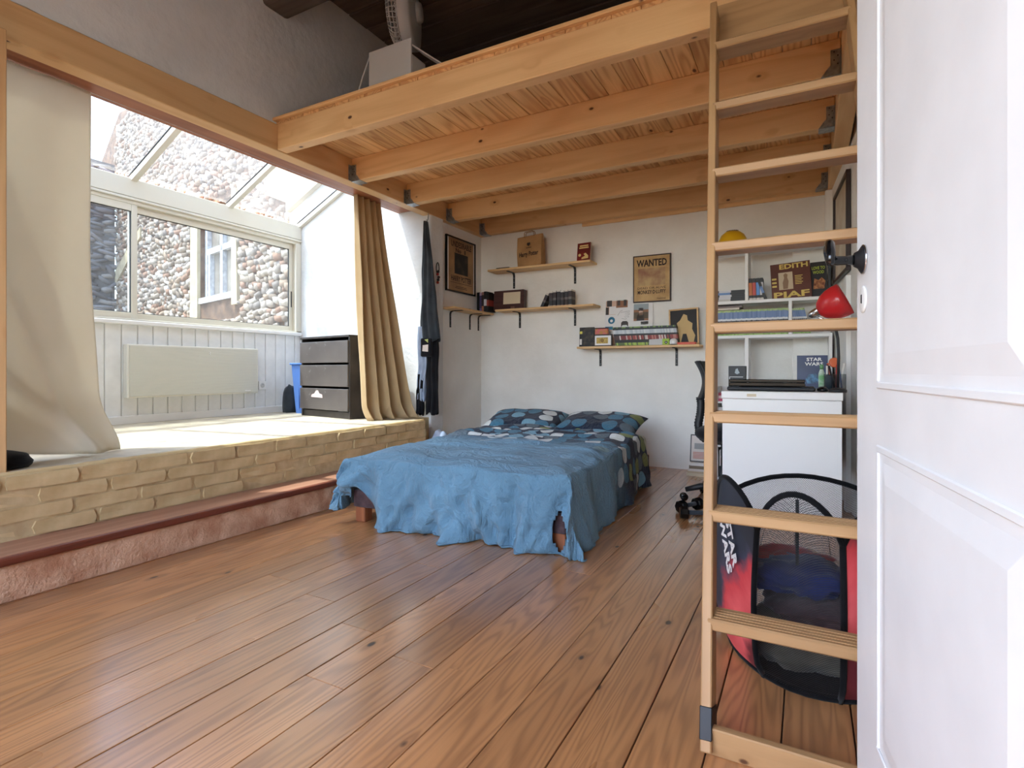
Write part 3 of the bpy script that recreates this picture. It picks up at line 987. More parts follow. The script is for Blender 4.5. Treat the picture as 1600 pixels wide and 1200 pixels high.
# ================================================================== BAY: radiator, socket, dresser, bin, curtains
def stripes(name, c, c2, freq, axis=2, rough=0.5, bump=0.4):
    t = NT(name)
    tc = t.n('ShaderNodeTexCoord')
    sp = t.n('ShaderNodeSeparateXYZ')
    t.l(tc.outputs['Object'], sp.inputs[0])
    s = t.math('MULTIPLY_ADD', t.math('SINE', t.math('MULTIPLY', sp.outputs[axis], freq)), 0.5, 0.5)
    t.l(t.mix(s, srgb(*c), srgb(*c2)), t.b.inputs['Base Color'])
    t.b.inputs['Roughness'].default_value = rough
    t.bump(s, bump, 0.003)
    return t.m
M['grille'] = stripes('radiator_grille', (216, 215, 204), (192, 191, 180), 620)
M['radbody'] = plain('radiator_enamel', (224, 222, 212), 0.4)
ra = thing('panel_radiator', 'flat off-white electric panel radiator below the bay window', 'radiator', (-4.797, 2.955, 0.673))
bx('body', (-0.02, 0.045), (-0.59, 0.59), (0.0, 0.435), M['radbody'], ra, 0.008, seg=2)
bx('front_grille', (0.045, 0.051), (-0.575, 0.575), (0.012, 0.423), M['grille'], ra, 0.002)
for zz in (0.37, 0.385):
    lathe('indicator', [(0.006, 0), (0.005, 0.002)], M['white'], ra, 12, (0.051, 0.09, zz), (R(90), 0, R(90)))
bx('nameplate', (0.051, 0.0525), (0.44, 0.5), (0.025, 0.033), M['white'], ra, 0)
for yy in (-0.4, 0.4):
    bx('wall_bracket', (-0.02, 0.0), (yy - 0.03, yy + 0.03), (0.06, 0.36), M['zinc'], ra, 0.002)
so = thing('wall_socket', 'white round-faced wall socket right of the radiator', 'socket', (XW, 3.634, 0.745))
bx('plate', (0.0, 0.012), (-0.042, 0.042), (-0.042, 0.042), M['white'], so, 0.004, seg=2)
lathe('well', [(0.024, 0), (0.024, 0.001), (0.02, 0.0012)], plain('socket_grey', (196, 196, 192), 0.5), so, 20, (0.012, 0, 0), (R(90), 0, R(90)))
lathe('pin', [(0.003, 0), (0.003, 0.008)], M['zinc'], so, 8, (0.012, 0, 0.01), (R(90), 0, R(90)))

def scuffed(name):
    t = NT(name)
    tc = t.n('ShaderNodeTexCoord')
    oi = t.n('ShaderNodeObjectInfo')
    n = t.n('ShaderNodeTexNoise'); n.inputs['Scale'].default_value = 9; n.inputs['Detail'].default_value = 8; n.inputs['Roughness'].default_value = 0.75
    t.l(t.vmath('ADD', tc.outputs['Object'], (3.1, 1.7, 0.4)), n.inputs['Vector'])
    n2 = t.n('ShaderNodeTexNoise'); n2.inputs['Scale'].default_value = 3
    t.l(tc.outputs['Object'], n2.inputs['Vector'])
    k = t.math('MULTIPLY', t.ramp(n.outputs[0], [(0.60, (0, 0, 0)), (0.72, (1, 1, 1))]), 0.55)
    c = t.ramp(n2.outputs[0], [(0.3, srgb(78, 72, 70)), (0.7, srgb(98, 92, 88))])
    t.l(t.mix(k, c, srgb(190, 190, 190)), t.b.inputs['Base Color'])
    t.b.inputs['Roughness'].default_value = 0.35
    return t.m
M['dresser'] = scuffed('scuffed_black_brown')
M['dresserside'] = noisy('black_brown_veneer', (70, 64, 60), (52, 48, 46), 6, 0.4, 0.05)
dsr = thing('dresser', 'worn black-brown three-drawer dresser on the bay platform', 'dresser', (-3.52, 3.53, ZP + 0.008), R(180 - 9.3))
# local X runs to the left along the front (world -X), local Y points back to the viewer side after the turn
DWd, DH, DD = 0.76, 0.745, 0.40
bx('side_panel', (0.0, 0.02), (-DD, 0), (0.0, DH - 0.02), M['dresserside'], dsr, 0.002)
bx('side_panel', (DWd - 0.02, DWd), (-DD, 0), (0.0, DH - 0.02), M['dresserside'], dsr, 0.002)
bx('top', (-0.004, DWd + 0.004), (-DD, 0.012), (DH - 0.02, DH), M['dresserside'], dsr, 0.003)
bx('back_panel', (0.02, DWd - 0.02), (-DD, -DD + 0.006), (0.02, DH - 0.02), M['dresserside'], dsr, 0)
bx('plinth', (0.02, DWd - 0.02), (-0.03, -0.01), (0.0, 0.06), M['dresserside'], dsr, 0.002)
for k in range(3):
    z0 = 0.07 + k * 0.215
    d_ = bx('drawer', (0.006, DWd - 0.006), (0.0, 0.02), (z0, z0 + 0.195), M['dresser'], dsr, 0.003)
    bx('drawer_box', (0.03, DWd - 0.03), (-DD + 0.03, 0.0), (z0 + 0.02, z0 + 0.15), M['dresserside'], dsr, 0)
stk = prism('torn_sticker', [(-0.09, -0.022), (0.09, -0.026), (0.085, 0.004), (0.04, 0.014), (0.018, 0.042), (-0.012, 0.04), (-0.04, 0.012), (-0.085, 0.0)], 0.001, plain('sticker_pink', (214, 190, 186), 0.7), dsr, (0.47, 0.0205, 0.205), (R(90), 0, R(180)))
tag(stk, 'torn pale pink sticker')

# blue bin with a bag hanging beside it
M['bluebin'] = plain('blue_plastic', (92, 134, 208), 0.45)
bn = thing('waste_bin', 'tall blue plastic bin beside the dresser', 'bin', (-4.42, 3.88, ZP + 0.008))
def taper_box(name, a, b, h, mat, parent, t=0.006, loc=(0, 0, 0)):
    v = []
    for s, z in ((a, 0), (b, h), (b - t, h), (a - t, t)):
        v += [(-s, -s * .8, z), (s, -s * .8, z), (s, s * .8, z), (-s, s * .8, z)]
    f = [(3, 2, 1, 0), (12, 13, 14, 15)]
    for r0 in (0, 4, 8):
        f += [(r0 + i, r0 + (i + 1) % 4, r0 + 4 + (i + 1) % 4, r0 + 4 + i) for i in range(4)]
    return mesh(name, v, f, mat, parent, loc)
taper_box('bucket', 0.10, 0.135, 0.50, M['bluebin'], bn)
bx('rim', (-0.15, 0.15), (-0.122, 0.122), (0.485, 0.505), M['bluebin'], bn, 0.006)
bx('rib', (-0.06, -0.04), (-0.098, -0.09), (0.05, 0.46), M['bluebin'], bn, 0.002)
tag(lathe('paper_bundle', [(0.001, 0.0), (0.05, 0.0), (0.055, 0.05), (0.05, 0.12), (0.042, 0.13), (0.001, 0.128)], noisy('brown_patterned_paper', (206, 180, 140), (110, 84, 60), 30, 0.8, 0.1), None, 14, (-4.45, 3.87, ZP + 0.512), smooth=False), 'crumpled brown patterned bundle on top of the blue bin', 'bundle')
def blob(name, mat, loc, size, seed, amp=0.25, sub=3, parent=None, flat=True, fr=2.2):
    bm = bmesh.new()
    bmesh.ops.create_icosphere(bm, subdivisions=sub, radius=1)
    off = Vector((seed * 7.3, seed * 3.1, seed * 5.7))
    for v in bm.verts:
        p = v.co.copy()
        k = 1 + amp * noise.noise(p * fr + off) + amp * 0.5 * noise.noise(p * fr * 2.6 + off) + amp * 0.25 * noise.noise(p * fr * 6 + off)
        v.co = Vector((p.x * k * size[0], p.y * k * size[1], p.z * k * size[2]))
        if flat:
            v.co.z = max(v.co.z, -0.55 * size[2])
    mz = min(v.co.z for v in bm.verts)
    for v in bm.verts:
        v.co.z -= mz
    return bm_obj(name, bm, mat, parent, loc, smooth=True)
tag(blob('cloth_bag', M['greytex'], (-4.66, 3.84, ZP + 0.008), (0.07, 0.07, 0.19), 4, 0.3), 'slumped dark grey bag between the blue bin and the boarded wall', 'bag')

def sheet(name, fn, nu, nv, mat, parent=None, thick=0.003, uvf=None, loc=(0, 0, 0), skip=None):
    vs, uv = [], []
    for j in range(nv + 1):
        for i in range(nu + 1):
            u, v = i / nu, j / nv
            vs.append(fn(u, v))
            uv.append(uvf(u, v) if uvf else (u, v))
    fs = []
    for j in range(nv):
        for i in range(nu):
            if skip and skip((i + .5) / nu, (j + .5) / nv):
                continue
            a = j * (nu + 1) + i
            fs.append((a, a + 1, a + nu + 2, a + nu + 1))
    o = mesh(name, vs, fs, mat, parent, loc, smooth=True, uv=uv)
    if thick:
        m = o.modifiers.new('thickness', 'SOLIDIFY')
        m.thickness = thick
        m.offset = 0
    return o
def sm(a, b, x):
    t = min(max((x - a) / (b - a), 0), 1)
    return t * t * (3 - 2 * t)
def lerp(a, b, t):
    return a + (b - a) * t

# left curtain: hangs nearly flat, its hem swept over the platform edge
def curtL(u, v):
    zt, zb = 2.40, ZP + 0.012
    yy = lerp(1.0, 1.515, u) + 0.05 * sm(0.4, 1, v) * u - 0.01 * sm(0, .4, v) * (1 - u)
    # the hem: right part lies on the slabs, left part is pulled up and towards the room
    lift = 0.16 * (1 - u) ** 2 * sm(0.7, 1, v) * 0.4
    z = lerp(zt, zb, v) + lift
    x = -3.40 + 0.018 * math.sin(2 * PI * (1.6 * u + 0.35 * v)) * (0.3 + v) + 0.02 * noise.noise((u * 3, v * 2.2, 1.0)) * (0.4 + v)
    fold = math.exp(-((u - (0.28 + 0.45 * max(v - 0.55, 0) / 0.45)) / 0.07) ** 2)
    x += 0.04 * fold * sm(0.45, 0.7, v)
    fold2 = math.exp(-((u - (-0.05 + 0.85 * max(v - 0.68, 0) / 0.32)) / 0.09) ** 2)
    x += 0.06 * fold2 * sm(0.66, 0.85, v)
    x += 0.20 * sm(0.80, 1.0, v) ** 2 * (1 - 0.35 * u)
    yy += 0.035 * sm(0.84, 1.0, v) * (0.4 + 0.6 * u)
    if v > 0.94:
        z = max(z, ZP + 0.012)
    return (x, yy, z)
cl = sheet('curtain', curtL, 60, 90, M['curtain'], None, 0.004)
tag(cl, 'flat cream curtain hanging at the left end of the bay opening', 'curtain', 'bay curtains')
# right curtain: gathered into deep folds
def curtR(u, v):
    zt, zb = 2.425, ZP + 0.012
    y0, y1 = lerp(3.47, 3.46, v), lerp(3.80, 4.03, v ** 1.3)
    ph = 2 * PI * 4.6 * u + 0.6 * noise.noise((u * 4, v * 1.5, 2))
    yy = lerp(y0, y1, u) + 0.012 * math.cos(ph) * (0.5 + v)
    x = lerp(-3.42, -3.30, v) + (0.032 + 0.03 * v) * math.sin(ph) + 0.02 * noise.noise((u * 6, v * 3, 4)) * v
    x += 0.10 * (u - 0.4) * v
    z = lerp(zt, zb, v)
    if v > 0.93:
        k = (v - 0.93) / 0.07
        x += 0.05 * k * k
        yy += 0.03 * k * math.sin(ph * 0.7)
    return (x, yy, z)
cr = sheet('curtain', curtR, 150, 60, M['curtain2'], None, 0.004)
tag(cr, 'sand coloured curtain gathered in folds beside the dresser', 'curtain', 'bay curtains')
tag(tube('curtain_rod', [(-3.42, 0.9, 2.412), (-3.42, 4.1, 2.412)], 0.008, M['zinc'], None, 8), 'thin rod carrying both curtains under the old lintel', 'curtain rod')
bkm = M['blackplastic']
tag(blob('dark_box', M['blacktex'], (-3.12, 1.06, ZP + 0.008), (0.09, 0.09, 0.05), 9, 0.12), 'dark object lying under the left curtain hem', 'bag')

# clothes hanging on the end of the side wall
def garment(name, label, cat, x0, x1, y, zt, zb, mat, wt, wb, seed, group='clothes on the wall end'):
    def f(u, v):
        th = 2 * PI * u
        wd = lerp(wt, wb, v ** 0.8) * (1 + 0.12 * noise.noise((u * 5, v * 4, seed)))
        cx = lerp(x0, x1, v) + 0.012 * noise.noise((v * 3, 0, seed + 1))
        dp = 0.025 + 0.015 * v
        fold = 1 + 0.22 * math.sin(7 * th + 3 * noise.noise((v * 2, seed, 0)))
        return (cx + wd * math.cos(th) * (0.9 + 0.1 * fold), y - dp * (0.4 + math.sin(th)) * fold, lerp(zt, zb, v) + 0.015 * math.sin(3 * th + seed) * v)
    o = sheet(name, f, 36, 34, mat, None, 0.003)
    return tag(o, label, cat, group)
garment('hanging_jacket', 'dark grey jacket on the wall end, topmost of the hanging clothes', 'jacket', -3.09, -3.03, 4.065, 2.27, 1.17, M['greytex'], 0.012, 0.105, 1.0)
garment('hanging_trousers', 'long black trousers hanging lowest on the wall end', 'trousers', -3.02, -3.02, 4.075, 1.2, 0.50, M['blacktex'], 0.06, 0.06, 2.0)
garment('hanging_shirt', 'pale blue shirt half hidden behind the hanging black trousers', 'shirt', -3.12, -3.13, 4.06, 1.30, 0.62, M['denim'], 0.05, 0.04, 3.0)
garment('hanging_scarf', 'dark striped scarf left of the hanging black trousers', 'scarf', -3.13, -3.14, 4.045, 0.86, 0.49, M['blacktex'], 0.03, 0.035, 5.0)
sb = thing('tote_bag', 'small black bag with white and yellow patches under the jacket', 'bag', (-3.045, 4.0, 1.02))
bx('pouch', (-0.06, 0.06), (-0.012, 0.03), (0.0, 0.17), M['blacktex'], sb, 0.012, seg=2)
prism('white_patch', [(-0.035, 0), (0.03, -0.005), (0.032, 0.06), (-0.03, 0.055)], 0.002, plain('patch_white', (226, 214, 206), 0.8), sb, (-0.0, -0.0125, 0.05), FRONT)
prism('yellow_patch', [(-0.02, 0.03), (0.02, 0.0), (0.02, 0.035)], 0.002, plain('patch_yellow', (196, 204, 120), 0.8), sb, (0.01, -0.0125, 0.125), FRONT)
tube('hook', [(-3.075, 4.07, 2.345), (-3.075, 4.065, 2.29), (-3.075, 4.05, 2.27), (-3.075, 4.04, 2.285)], 0.004, M['zinc'], None, 8)
tag(bpy.data.objects['hook'], 'steel hook under the ledger holding the jacket', 'hook')
tag(blob('floor_cloth', M['denim'], (-2.90, 4.02, 0.0), (0.12, 0.13, 0.22), 12, 0.3), 'pale blue clothes heaped in the corner beyond the platform', 'clothes')
kc = thing('lanyard', 'small dark lanyard with charms on the white pier beside the poster', 'lanyard', (-3.07, 4.205, 1.70))
tube('loop', [(0.004, 0.012 * math.cos(a) * 1.8, 0.16 + 0.055 * math.sin(a)) for a in [2 * PI * k / 14 for k in range(15)]], 0.004, M['blacktex'], kc, 6)
for k in range(5):
    lathe('charm', [(0.001, 0), (0.012, 0.006), (0.014, 0.016), (0.008, 0.026), (0.001, 0.028)], [M['redtex'], M['blackplastic'], M['browntex']][k % 3], kc, 8, (0.012, -0.012 + 0.008 * (k % 3), 0.01 + 0.026 * k))

# ================================================================== BED
BX, BY, BW, BL, BT, BR_ = -1.765, 3.485, 0.685, 1.065, 0.395, R(3.3)
bd = thing('bed', 'low double bed with mattress and wooden base under a blue duvet', 'bed', (BX, BY, 0), BR_)
bx('mattress', (-BW + .035, BW - .035), (-BL + .04, BL), (0.19, BT - 0.04), M['mattress'], bd, 0.05, seg=3)
bx('base', (-BW + .02, BW - .02), (-BL + .02, BL - .01), (0.09, 0.19), M['browntex'], bd, 0.006)  # dark brown cloth colour stands in for shade on the wooden base
for sx in (-1, 1):
    for sy in (-1, 1):
        bx('leg', (sx * (BW - .06) - .035, sx * (BW - .06) + .035), (sy * (BL - .07) - .035, sy * (BL - .07) + .035), (0, 0.09), M['oldwood'], bd, 0.004, 'z')
BLs, BFr = 0.34, 0.40
def duvet(u, v):
    # u: 0 left .. 1 right ; v: 0 front hem .. 1 head end
    S = -BW - BLs + u * (2 * BW + 2 * BLs)
    T = -BL - BFr + v * (2 * BL - 0.42 + BFr)
    kx = max(abs(S) - BW, 0) / BLs
    ky = max(-BL - T, 0) / BFr
    sx = 1 if S > 0 else -1
    xi = max(min(S, BW), -BW)
    yi = max(T, -BL)
    # hanging lengths round the bed
    Lfront = lerp(0.22, 0.42, sm(-0.62, -0.45, S)) if S < 0 else 0.42
    Lside = (0.42 - 0.09 * sm(-0.4, 1.0, T)) if sx > 0 else 0.30
    Lfront += 0.035 * noise.noise((S * 4, 0, 2.2)) - 0.012
    drop = max(kx * Lside, ky * Lfront)
    # folds of the hanging cloth
    fx = 0.0; fy = 0.0
    if ky > 0:
        p = S * 16 + 3.2 * noise.noise((S * 2.5, ky, 0.3))
        fold = math.sin(p) * 0.5 + noise.noise((S * 6 + ky * 1.6, ky * 0.6, 3.0)) * 1.1 + 0.45 * noise.noise((S * 17 + ky * 4.0, ky * 1.6, 6.0)) + 0.3 * noise.noise((S * 9 - ky * 3, ky * 7, 9.0))
        for s0, slp, wdt, am in ((-.45, .10, .045, .6), (-.3, .12, .035, -.5), (-.13, .17, .04, .7), (.01, .2, .03, -.55), (.14, .13, .03, .65), (.29, .06, .028, .5), (.41, -.02, .03, -.6), (.5, -.05, .03, .6)):
            fold += am * math.exp(-((S - s0 - slp * ky) / wdt) ** 2)
        fy = -(0.012 + 0.02 * math.sin(min(ky, 1) * PI * 0.5) + 0.07 * ky ** 0.7 * fold)
    if kx > 0:
        p = T * 12 + 2.0 * noise.noise((T * 2.5, kx, 5.3))
        fold = math.sin(p) * 0.45 + noise.noise((T * 6 - kx * 1.0, kx * 0.6, 8.0)) * 1.0 + 0.4 * noise.noise((T * 16 - kx * 3, kx * 1.6, 4.0))
        fx = sx * (0.012 + 0.03 * math.sin(min(kx, 1) * PI * 0.5) + 0.045 * kx ** 0.8 * fold)
    if kx > 0 and ky > 0:
        m = min(kx, ky)
        fx += sx * 0.04 * m; fy += -0.05 * m
    x = xi + fx; y = yi + fy
    edge = min(BW - abs(xi), yi + BL)
    r = 0.05
    round_ = -0.03 * (1 - sm(0, r * 2.2, edge)) if edge < r * 2.2 else 0
    z = BT + 0.012 + round_ - drop
    if kx == 0 and ky == 0:
        wr_ = 0.016 * noise.noise((S * 3, T * 6, 1.0)) + 0.016 * noise.noise((S * 5 + T, T * 15, 2.0)) * sm(-0.9, 0.2, T)
        wr_ += 0.045 * max(noise.noise((S * 2.2 - T * 1.5, T * 9, 7.0)), 0) * sm(-1.05, -0.3, T)
        z += wr_ + 0.012 * sm(0.1, 0.5, T)
        # creases fanning from the front edge
        z += 0.010 * math.sin(S * 13 + 2.2 * noise.noise((S * 2.5, 0, 0.3))) * (1 - sm(-1.06, -0.8, T))
    z = max(z, 0.006 + 0.004 * noise.noise((S * 9, T * 9, 0)))
    return (x, y, z)
def gap(u, v):
    S = -BW - BLs + u * (2 * BW + 2 * BLs)
    T = -BL - BFr + v * (2 * BL - 0.42 + BFr)
    ky = max(-BL - T, 0) / BFr
    kx = max(abs(S) - BW, 0) / BLs
    # slit beside the right front corner, open left front corner
    if S > 0 and 0.60 + 0.02 * ky < S < 0.69 and 0.42 < ky < 0.93 and abs(S - 0.645) < 0.032 * math.sin((ky - 0.42) / 0.51 * PI) + 0.004:
        return True
    if -BW + 0.05 < S < -BW + 0.22 and ky > 0.72:
        return True
    return False
dv = sheet('duvet', duvet, 210, 190, M['duvet'], None, 0.006, uvf=lambda u, v: (u * 2.1, v * 2.2), loc=(BX, BY, 0), skip=gap)
dv.rotation_euler = (0, 0, BR_)
tag(dv, 'blue duvet with a hexagon print, draped over the low bed to the floor', 'duvet')
def pillow(x, y, rz, label, seed):
    def f(u, v):
        a, b = 2 * u - 1, 2 * v - 1
        h = (max(1 - a ** 4, 0) * max(1 - b ** 4, 0)) ** 0.55
        return a, b, h
    bm = bmesh.new()
    n = 26
    top, bot = [], []
    for j in range(n + 1):
        for i in range(n + 1):
            a, b, h = f(i / n, j / n)
            w_ = 0.35 * (1 - 0.06 * (1 - b * b)); d_ = 0.24 * (1 - 0.06 * (1 - a * a))
            dz = 0.012 * noise.noise((a * 2.5 + seed, b * 3, 0)) * h
            top.append(bm.verts.new((a * w_, b * d_, 0.05 + 0.085 * h + dz)))
            bot.append(bm.verts.new((a * w_, b * d_, 0.05 - 0.05 * h)) if 0 < i < n and 0 < j < n else top[-1])
    uvl = bm.loops.layers.uv.new('UVMap')
    for j in range(n):
        for i in range(n):
            k = j * (n + 1) + i
            for L, rev in ((top, False), (bot, True)):
                q = [L[k], L[k + 1], L[k + n + 2], L[k + n + 1]]
                fc = bm.faces.new(q[::-1] if rev else q)
                fc.smooth = True
                for lp in fc.loops:
                    lp[uvl].uv = (lp.vert.co.x * 0.9 + seed, lp.vert.co.y * 0.9 + seed * 0.3)
    o = bm_obj('pillow', bm, M['pillow'], None, (BX + x * math.cos(BR_) - y * math.sin(BR_), BY + x * math.sin(BR_) + y * math.cos(BR_), BT - 0.006), (R(14), 0, rz + BR_), smooth=True)
    tag(o, label, 'pillow', 'pillows on the bed')
pillow(-0.37, 0.83, R(6), 'left of the two hexagon print pillows at the head of the bed', 1.0)
pillow(0.31, 0.80, R(-3), 'right of the two hexagon print pillows at the head of the bed', 4.0)

# ================================================================== WALL SHELVES
def bracket(parent, x, y, z, rotz, hl=0.15, vl=0.165, wdt=0.022):
    """black L bracket; wall side at local y=0, arm towards -Y, top face at z"""
    bm = bmesh.new()
    prof = [(0, -vl), (0, -0.03), (-0.006, -0.012), (-0.018, -0.004), (-0.03, -0.0005), (-hl, -0.0005)]
    t_ = 0.006
    inner = [(-t_, -vl), (-t_, -0.032), (-0.011, -0.018), (-0.022, -0.0105), (-0.032, -0.0065), (-hl, -0.0065)]
    vs = []
    for s in (-wdt / 2, wdt / 2):
        vs.append([bm.verts.new((s, a, b)) for a, b in prof] + [bm.verts.new((s, a, b)) for a, b in inner][::-1])
    n = len(vs[0])
    m = len(prof)
    for L, rv in ((vs[0], False), (vs[1], True)):
        for i in range(m - 1):
            q = [L[i], L[i + 1], L[n - 2 - i], L[n - 1 - i]]
            bm.faces.new(q[::-1] if rv else q)
    for i in range(n):
        bm.faces.new((vs[0][i], vs[0][(i + 1) % n], vs[1][(i + 1) % n], vs[1][i]))
    o = bm_obj('bracket', bm, M['black'], parent, (x, y, z), (0, 0, rotz))
    for k in range(3):
        s_ = lathe('screw', [(0.0035, 0), (0.003, 0.0012)], M['zinc'], None, 8, (0, -t_, -vl + 0.02 + 0.045 * k), FRONT)
        s_.parent = o
    return o
def shelf(label, x0, x1, ztop, brs, depth=0.20):
    t = thing('wall_shelf', label, 'shelf', ((x0 + x1) / 2, YB, ztop - 0.02))
    cx = (x0 + x1) / 2
    bx('board', (x0 - cx, x1 - cx), (-depth, -0.002), (0, 0.02), M['shelfwood'], t, 0.002)
    for b in brs:
        bracket(t, b - cx, 0, 0, 0)
    return t
S1 = 1.945; S2 = 1.525; S3 = 1.122
shelf('uppermost pine wall shelf holding the brown paper bag', -2.93, -1.80, S1, (-2.72, -2.03))
shelf('middle pine wall shelf below the brown paper bag', -2.84, -1.765, S2, (-2.65, -2.03))
shelf('lowest and longest pine wall shelf with the row of comics', -1.935, -0.81, S3, (-1.765, -1.04))
ls = thing('wall_shelf', 'pine shelf on the alcove side wall under the framed poster', 'shelf', (XP, 4.66, 1.49))
bx('board', (0.002, 0.17), (-0.33, 0.41), (0, 0.02), M['shelfwood'], ls, 0.002, 'y')
for yy in (-0.16, 0.2, 0.37):
    bracket(ls, 0.0, yy, 0, R(90))

# ================================================================== BOOKS
M['page'] = stripes('book_pages', (226, 216, 194), (206, 194, 170), 2600, 0, 0.9, 0.1)
def book_mesh(t, h, d, mat, key):
    k = ('book', round(t, 4), round(h, 4), round(d, 4), mat.name)
    if k in CACHE:
        return CACHE[k]
    bm = bmesh.new()
    def b(x0, x1, y0, y1, z0, z1, mi):
        r = bmesh.ops.create_cube(bm, size=1)
        for v in r['verts']:
            v.co = Vector(((x0 + x1) / 2 + v.co.x * (x1 - x0), (y0 + y1) / 2 + v.co.y * (y1 - y0), (z0 + z1) / 2 + v.co.z * (z1 - z0)))
        for f in {f for v in r['verts'] for f in v.link_faces}:
            f.material_index = mi
    c = min(0.0022, t * 0.18)
    b(0, t, 0, c, 0, h, 0)
    b(0, c, c, d, 0, h, 0)
    b(t - c, t, c, d, 0, h, 0)
    b(c, t - c, c, d - 0.003, 0.003, h - 0.003, 1)
    me = bpy.data.meshes.new('book')
    bm.to_mesh(me); bm.free()
    me.materials.append(mat); me.materials.append(M['page'])
    CACHE[k] = me
    return me
def book(t, h, d, mat, loc, label, group=None, rot=(0, 0, 0), name='book'):
    """spine faces -Y, stands on its lower edge; origin at the spine's lower left"""
    o = mk(name, book_mesh(t, h, d, mat, 0), None, loc, rot)
    return tag(o, label, 'book', group)
def spine_mat(name, bands, vary=0.0, seed=0.0, rough=0.5):
    """printed spine: bands [(from, colour or list of colours)] up the height, colours picked per book"""
    t = NT(name)
    tc = t.n('ShaderNodeTexCoord')
    oi = t.n('ShaderNodeObjectInfo')
    sp = t.n('ShaderNodeSeparateXYZ')
    t.l(tc.outputs['Generated'], sp.inputs[0])
    c = None
    for i, (z0, cols) in enumerate(bands):
        if isinstance(cols, list):
            r_ = t.math('FRACT', t.math('MULTIPLY_ADD', oi.outputs['Random'], 17.0 + i * 7.0, seed))
            cc = t.ramp(r_, [(k / len(cols), srgb(*q)) for k, q in enumerate(cols)], 'CONSTANT')
        else:
            cc = srgb(*cols)
        if c is None:
            c = cc
        else:
            c = t.mix(t.math('GREATER_THAN', sp.outputs[2], z0), c, cc)
    if isinstance(c, tuple):
        t.b.inputs['Base Color'].default_value = c
    else:
        t.l(c, t.b.inputs['Base Color'])
    t.b.inputs['Roughness'].default_value = rough
    return t.m
reds = [(150, 60, 56), (196, 176, 166), (120, 40, 44), (210, 196, 190), (70, 40, 40), (186, 120, 110)]
M['comic'] = spine_mat('comic_spine', [(0, [(150, 180, 70), (164, 190, 90), (90, 110, 60)]), (0.14, (22, 24, 28)), (0.3, reds), (0.52, (24, 26, 30)), (0.62, [(196, 202, 208), (180, 188, 196), (210, 214, 216)]), (0.84, (26, 28, 32)), (0.93, [(120, 150, 80), (60, 70, 60)])])
M['comic2'] = spine_mat('comic_spine_blue', [(0, [(140, 176, 84), (156, 190, 100), (128, 164, 76)]), (0.2, (222, 224, 220)), (0.28, [(60, 44, 44), (170, 110, 90), (40, 40, 46), (190, 160, 120), (120, 60, 56)]), (0.52, [(30, 32, 40), (80, 70, 70)]), (0.58, (214, 218, 222)), (0.66, [(104, 128, 170), (116, 138, 178), (96, 120, 160)]), (0.92, [(150, 176, 110), (170, 190, 130)])])
M['darkspine'] = spine_mat('dark_novel_spine', [(0, [(190, 150, 120), (150, 110, 90), (206, 180, 150)]), (0.08, [(30, 26, 30), (44, 30, 30), (26, 30, 34)]), (0.4, [(80, 70, 70), (60, 50, 56), (100, 90, 86)]), (0.55, [(34, 26, 30), (50, 32, 34), (28, 32, 36)]), (0.9, (220, 214, 206))])
M['blackspine'] = spine_mat('black_spine', [(0, (22, 22, 24)), (0.3, [(190, 186, 180), (150, 60, 50), (200, 200, 204), (96, 130, 180)]), (0.62, (20, 20, 22))])

def ordinal(n):
    one = ['', 'first', 'second', 'third', 'fourth', 'fifth', 'sixth', 'seventh', 'eighth', 'ninth', 'tenth', 'eleventh', 'twelfth', 'thirteenth', 'fourteenth', 'fifteenth', 'sixteenth', 'seventeenth', 'eighteenth', 'nineteenth']
    if n < 20:
        return one[n]
    t_ = {2: ('twentieth', 'twenty'), 3: ('thirtieth', 'thirty'), 4: ('fortieth', 'forty')}[n // 10]
    return t_[0] if n % 10 == 0 else t_[1] + '-' + one[n % 10]
# --- row of comics on the lowest shelf, all leaning to the left
xb = -1.565
nC = 46
for i in range(nC):
    lean = R(-19) if i < 40 else R(-19 + (i - 40) * 0.5)
    book(0.0118, 0.172, 0.112, M['comic'], (xb + i * 0.0125, 4.935, S3 + 0.0045), ordinal(i + 1) + ' comic from the left in the leaning row on the lowest wall shelf', 'leaning comics on the lowest shelf', (0, lean * 0.55, 0), 'comic_book')
# --- dvd case, banknote frame, pink tin, small things
M['dvd'] = noisy('dark_cover_print', (70, 56, 40), (20, 18, 18), 28, 0.35, 0.0, lo=0.45, hi=0.7)
dvc = thing('game_case', 'dark illustrated case standing at the left end of the lowest shelf', 'case', (-1.86, 4.96, S3))
bx('case', (-0.075, 0.075), (-0.007, 0.007), (0, 0.188), M['dvd'], dvc, 0.002)
bx('yellow_flash', (-0.07, -0.045), (-0.0082, -0.0072), (0.125, 0.15), plain('label_yellow', (216, 206, 90), 0.5), dvc, 0)
bx('white_patch', (-0.07, -0.048), (-0.0082, -0.0072), (0.02, 0.075), plain('label_white', (214, 210, 206), 0.5), dvc, 0)
dvc.rotation_euler = (R(-4), 0, 0)
nf = thing('banknote_frame', 'small dark frame with a gold banknote on the lowest shelf', 'picture frame', (-1.68, 4.915, S3))
bx('frame', (-0.09, 0.09), (-0.006, 0.006), (0, 0.112), plain('frame_brown', (46, 32, 30), 0.5), nf, 0.002)
bx('mount', (-0.078, 0.078), (-0.0075, -0.006), (0.01, 0.1), M['white'], nf, 0)
bx('banknote', (-0.062, 0.05), (-0.009, -0.0075), (0.026, 0.082), noisy('gold_print', (206, 180, 96), (160, 130, 60), 60, 0.5, 0.0), nf, 0)
lathe('medallion', [(0.018, 0), (0.018, 0.0008), (0.012, 0.001)], plain('gold_dark', (140, 110, 50), 0.5), nf, 20, (-0.006, -0.009, 0.054), FRONT)
pk = thing('tin_box', 'flat pink and orange tin behind the gold banknote frame', 'tin', (-1.70, 4.965, S3))
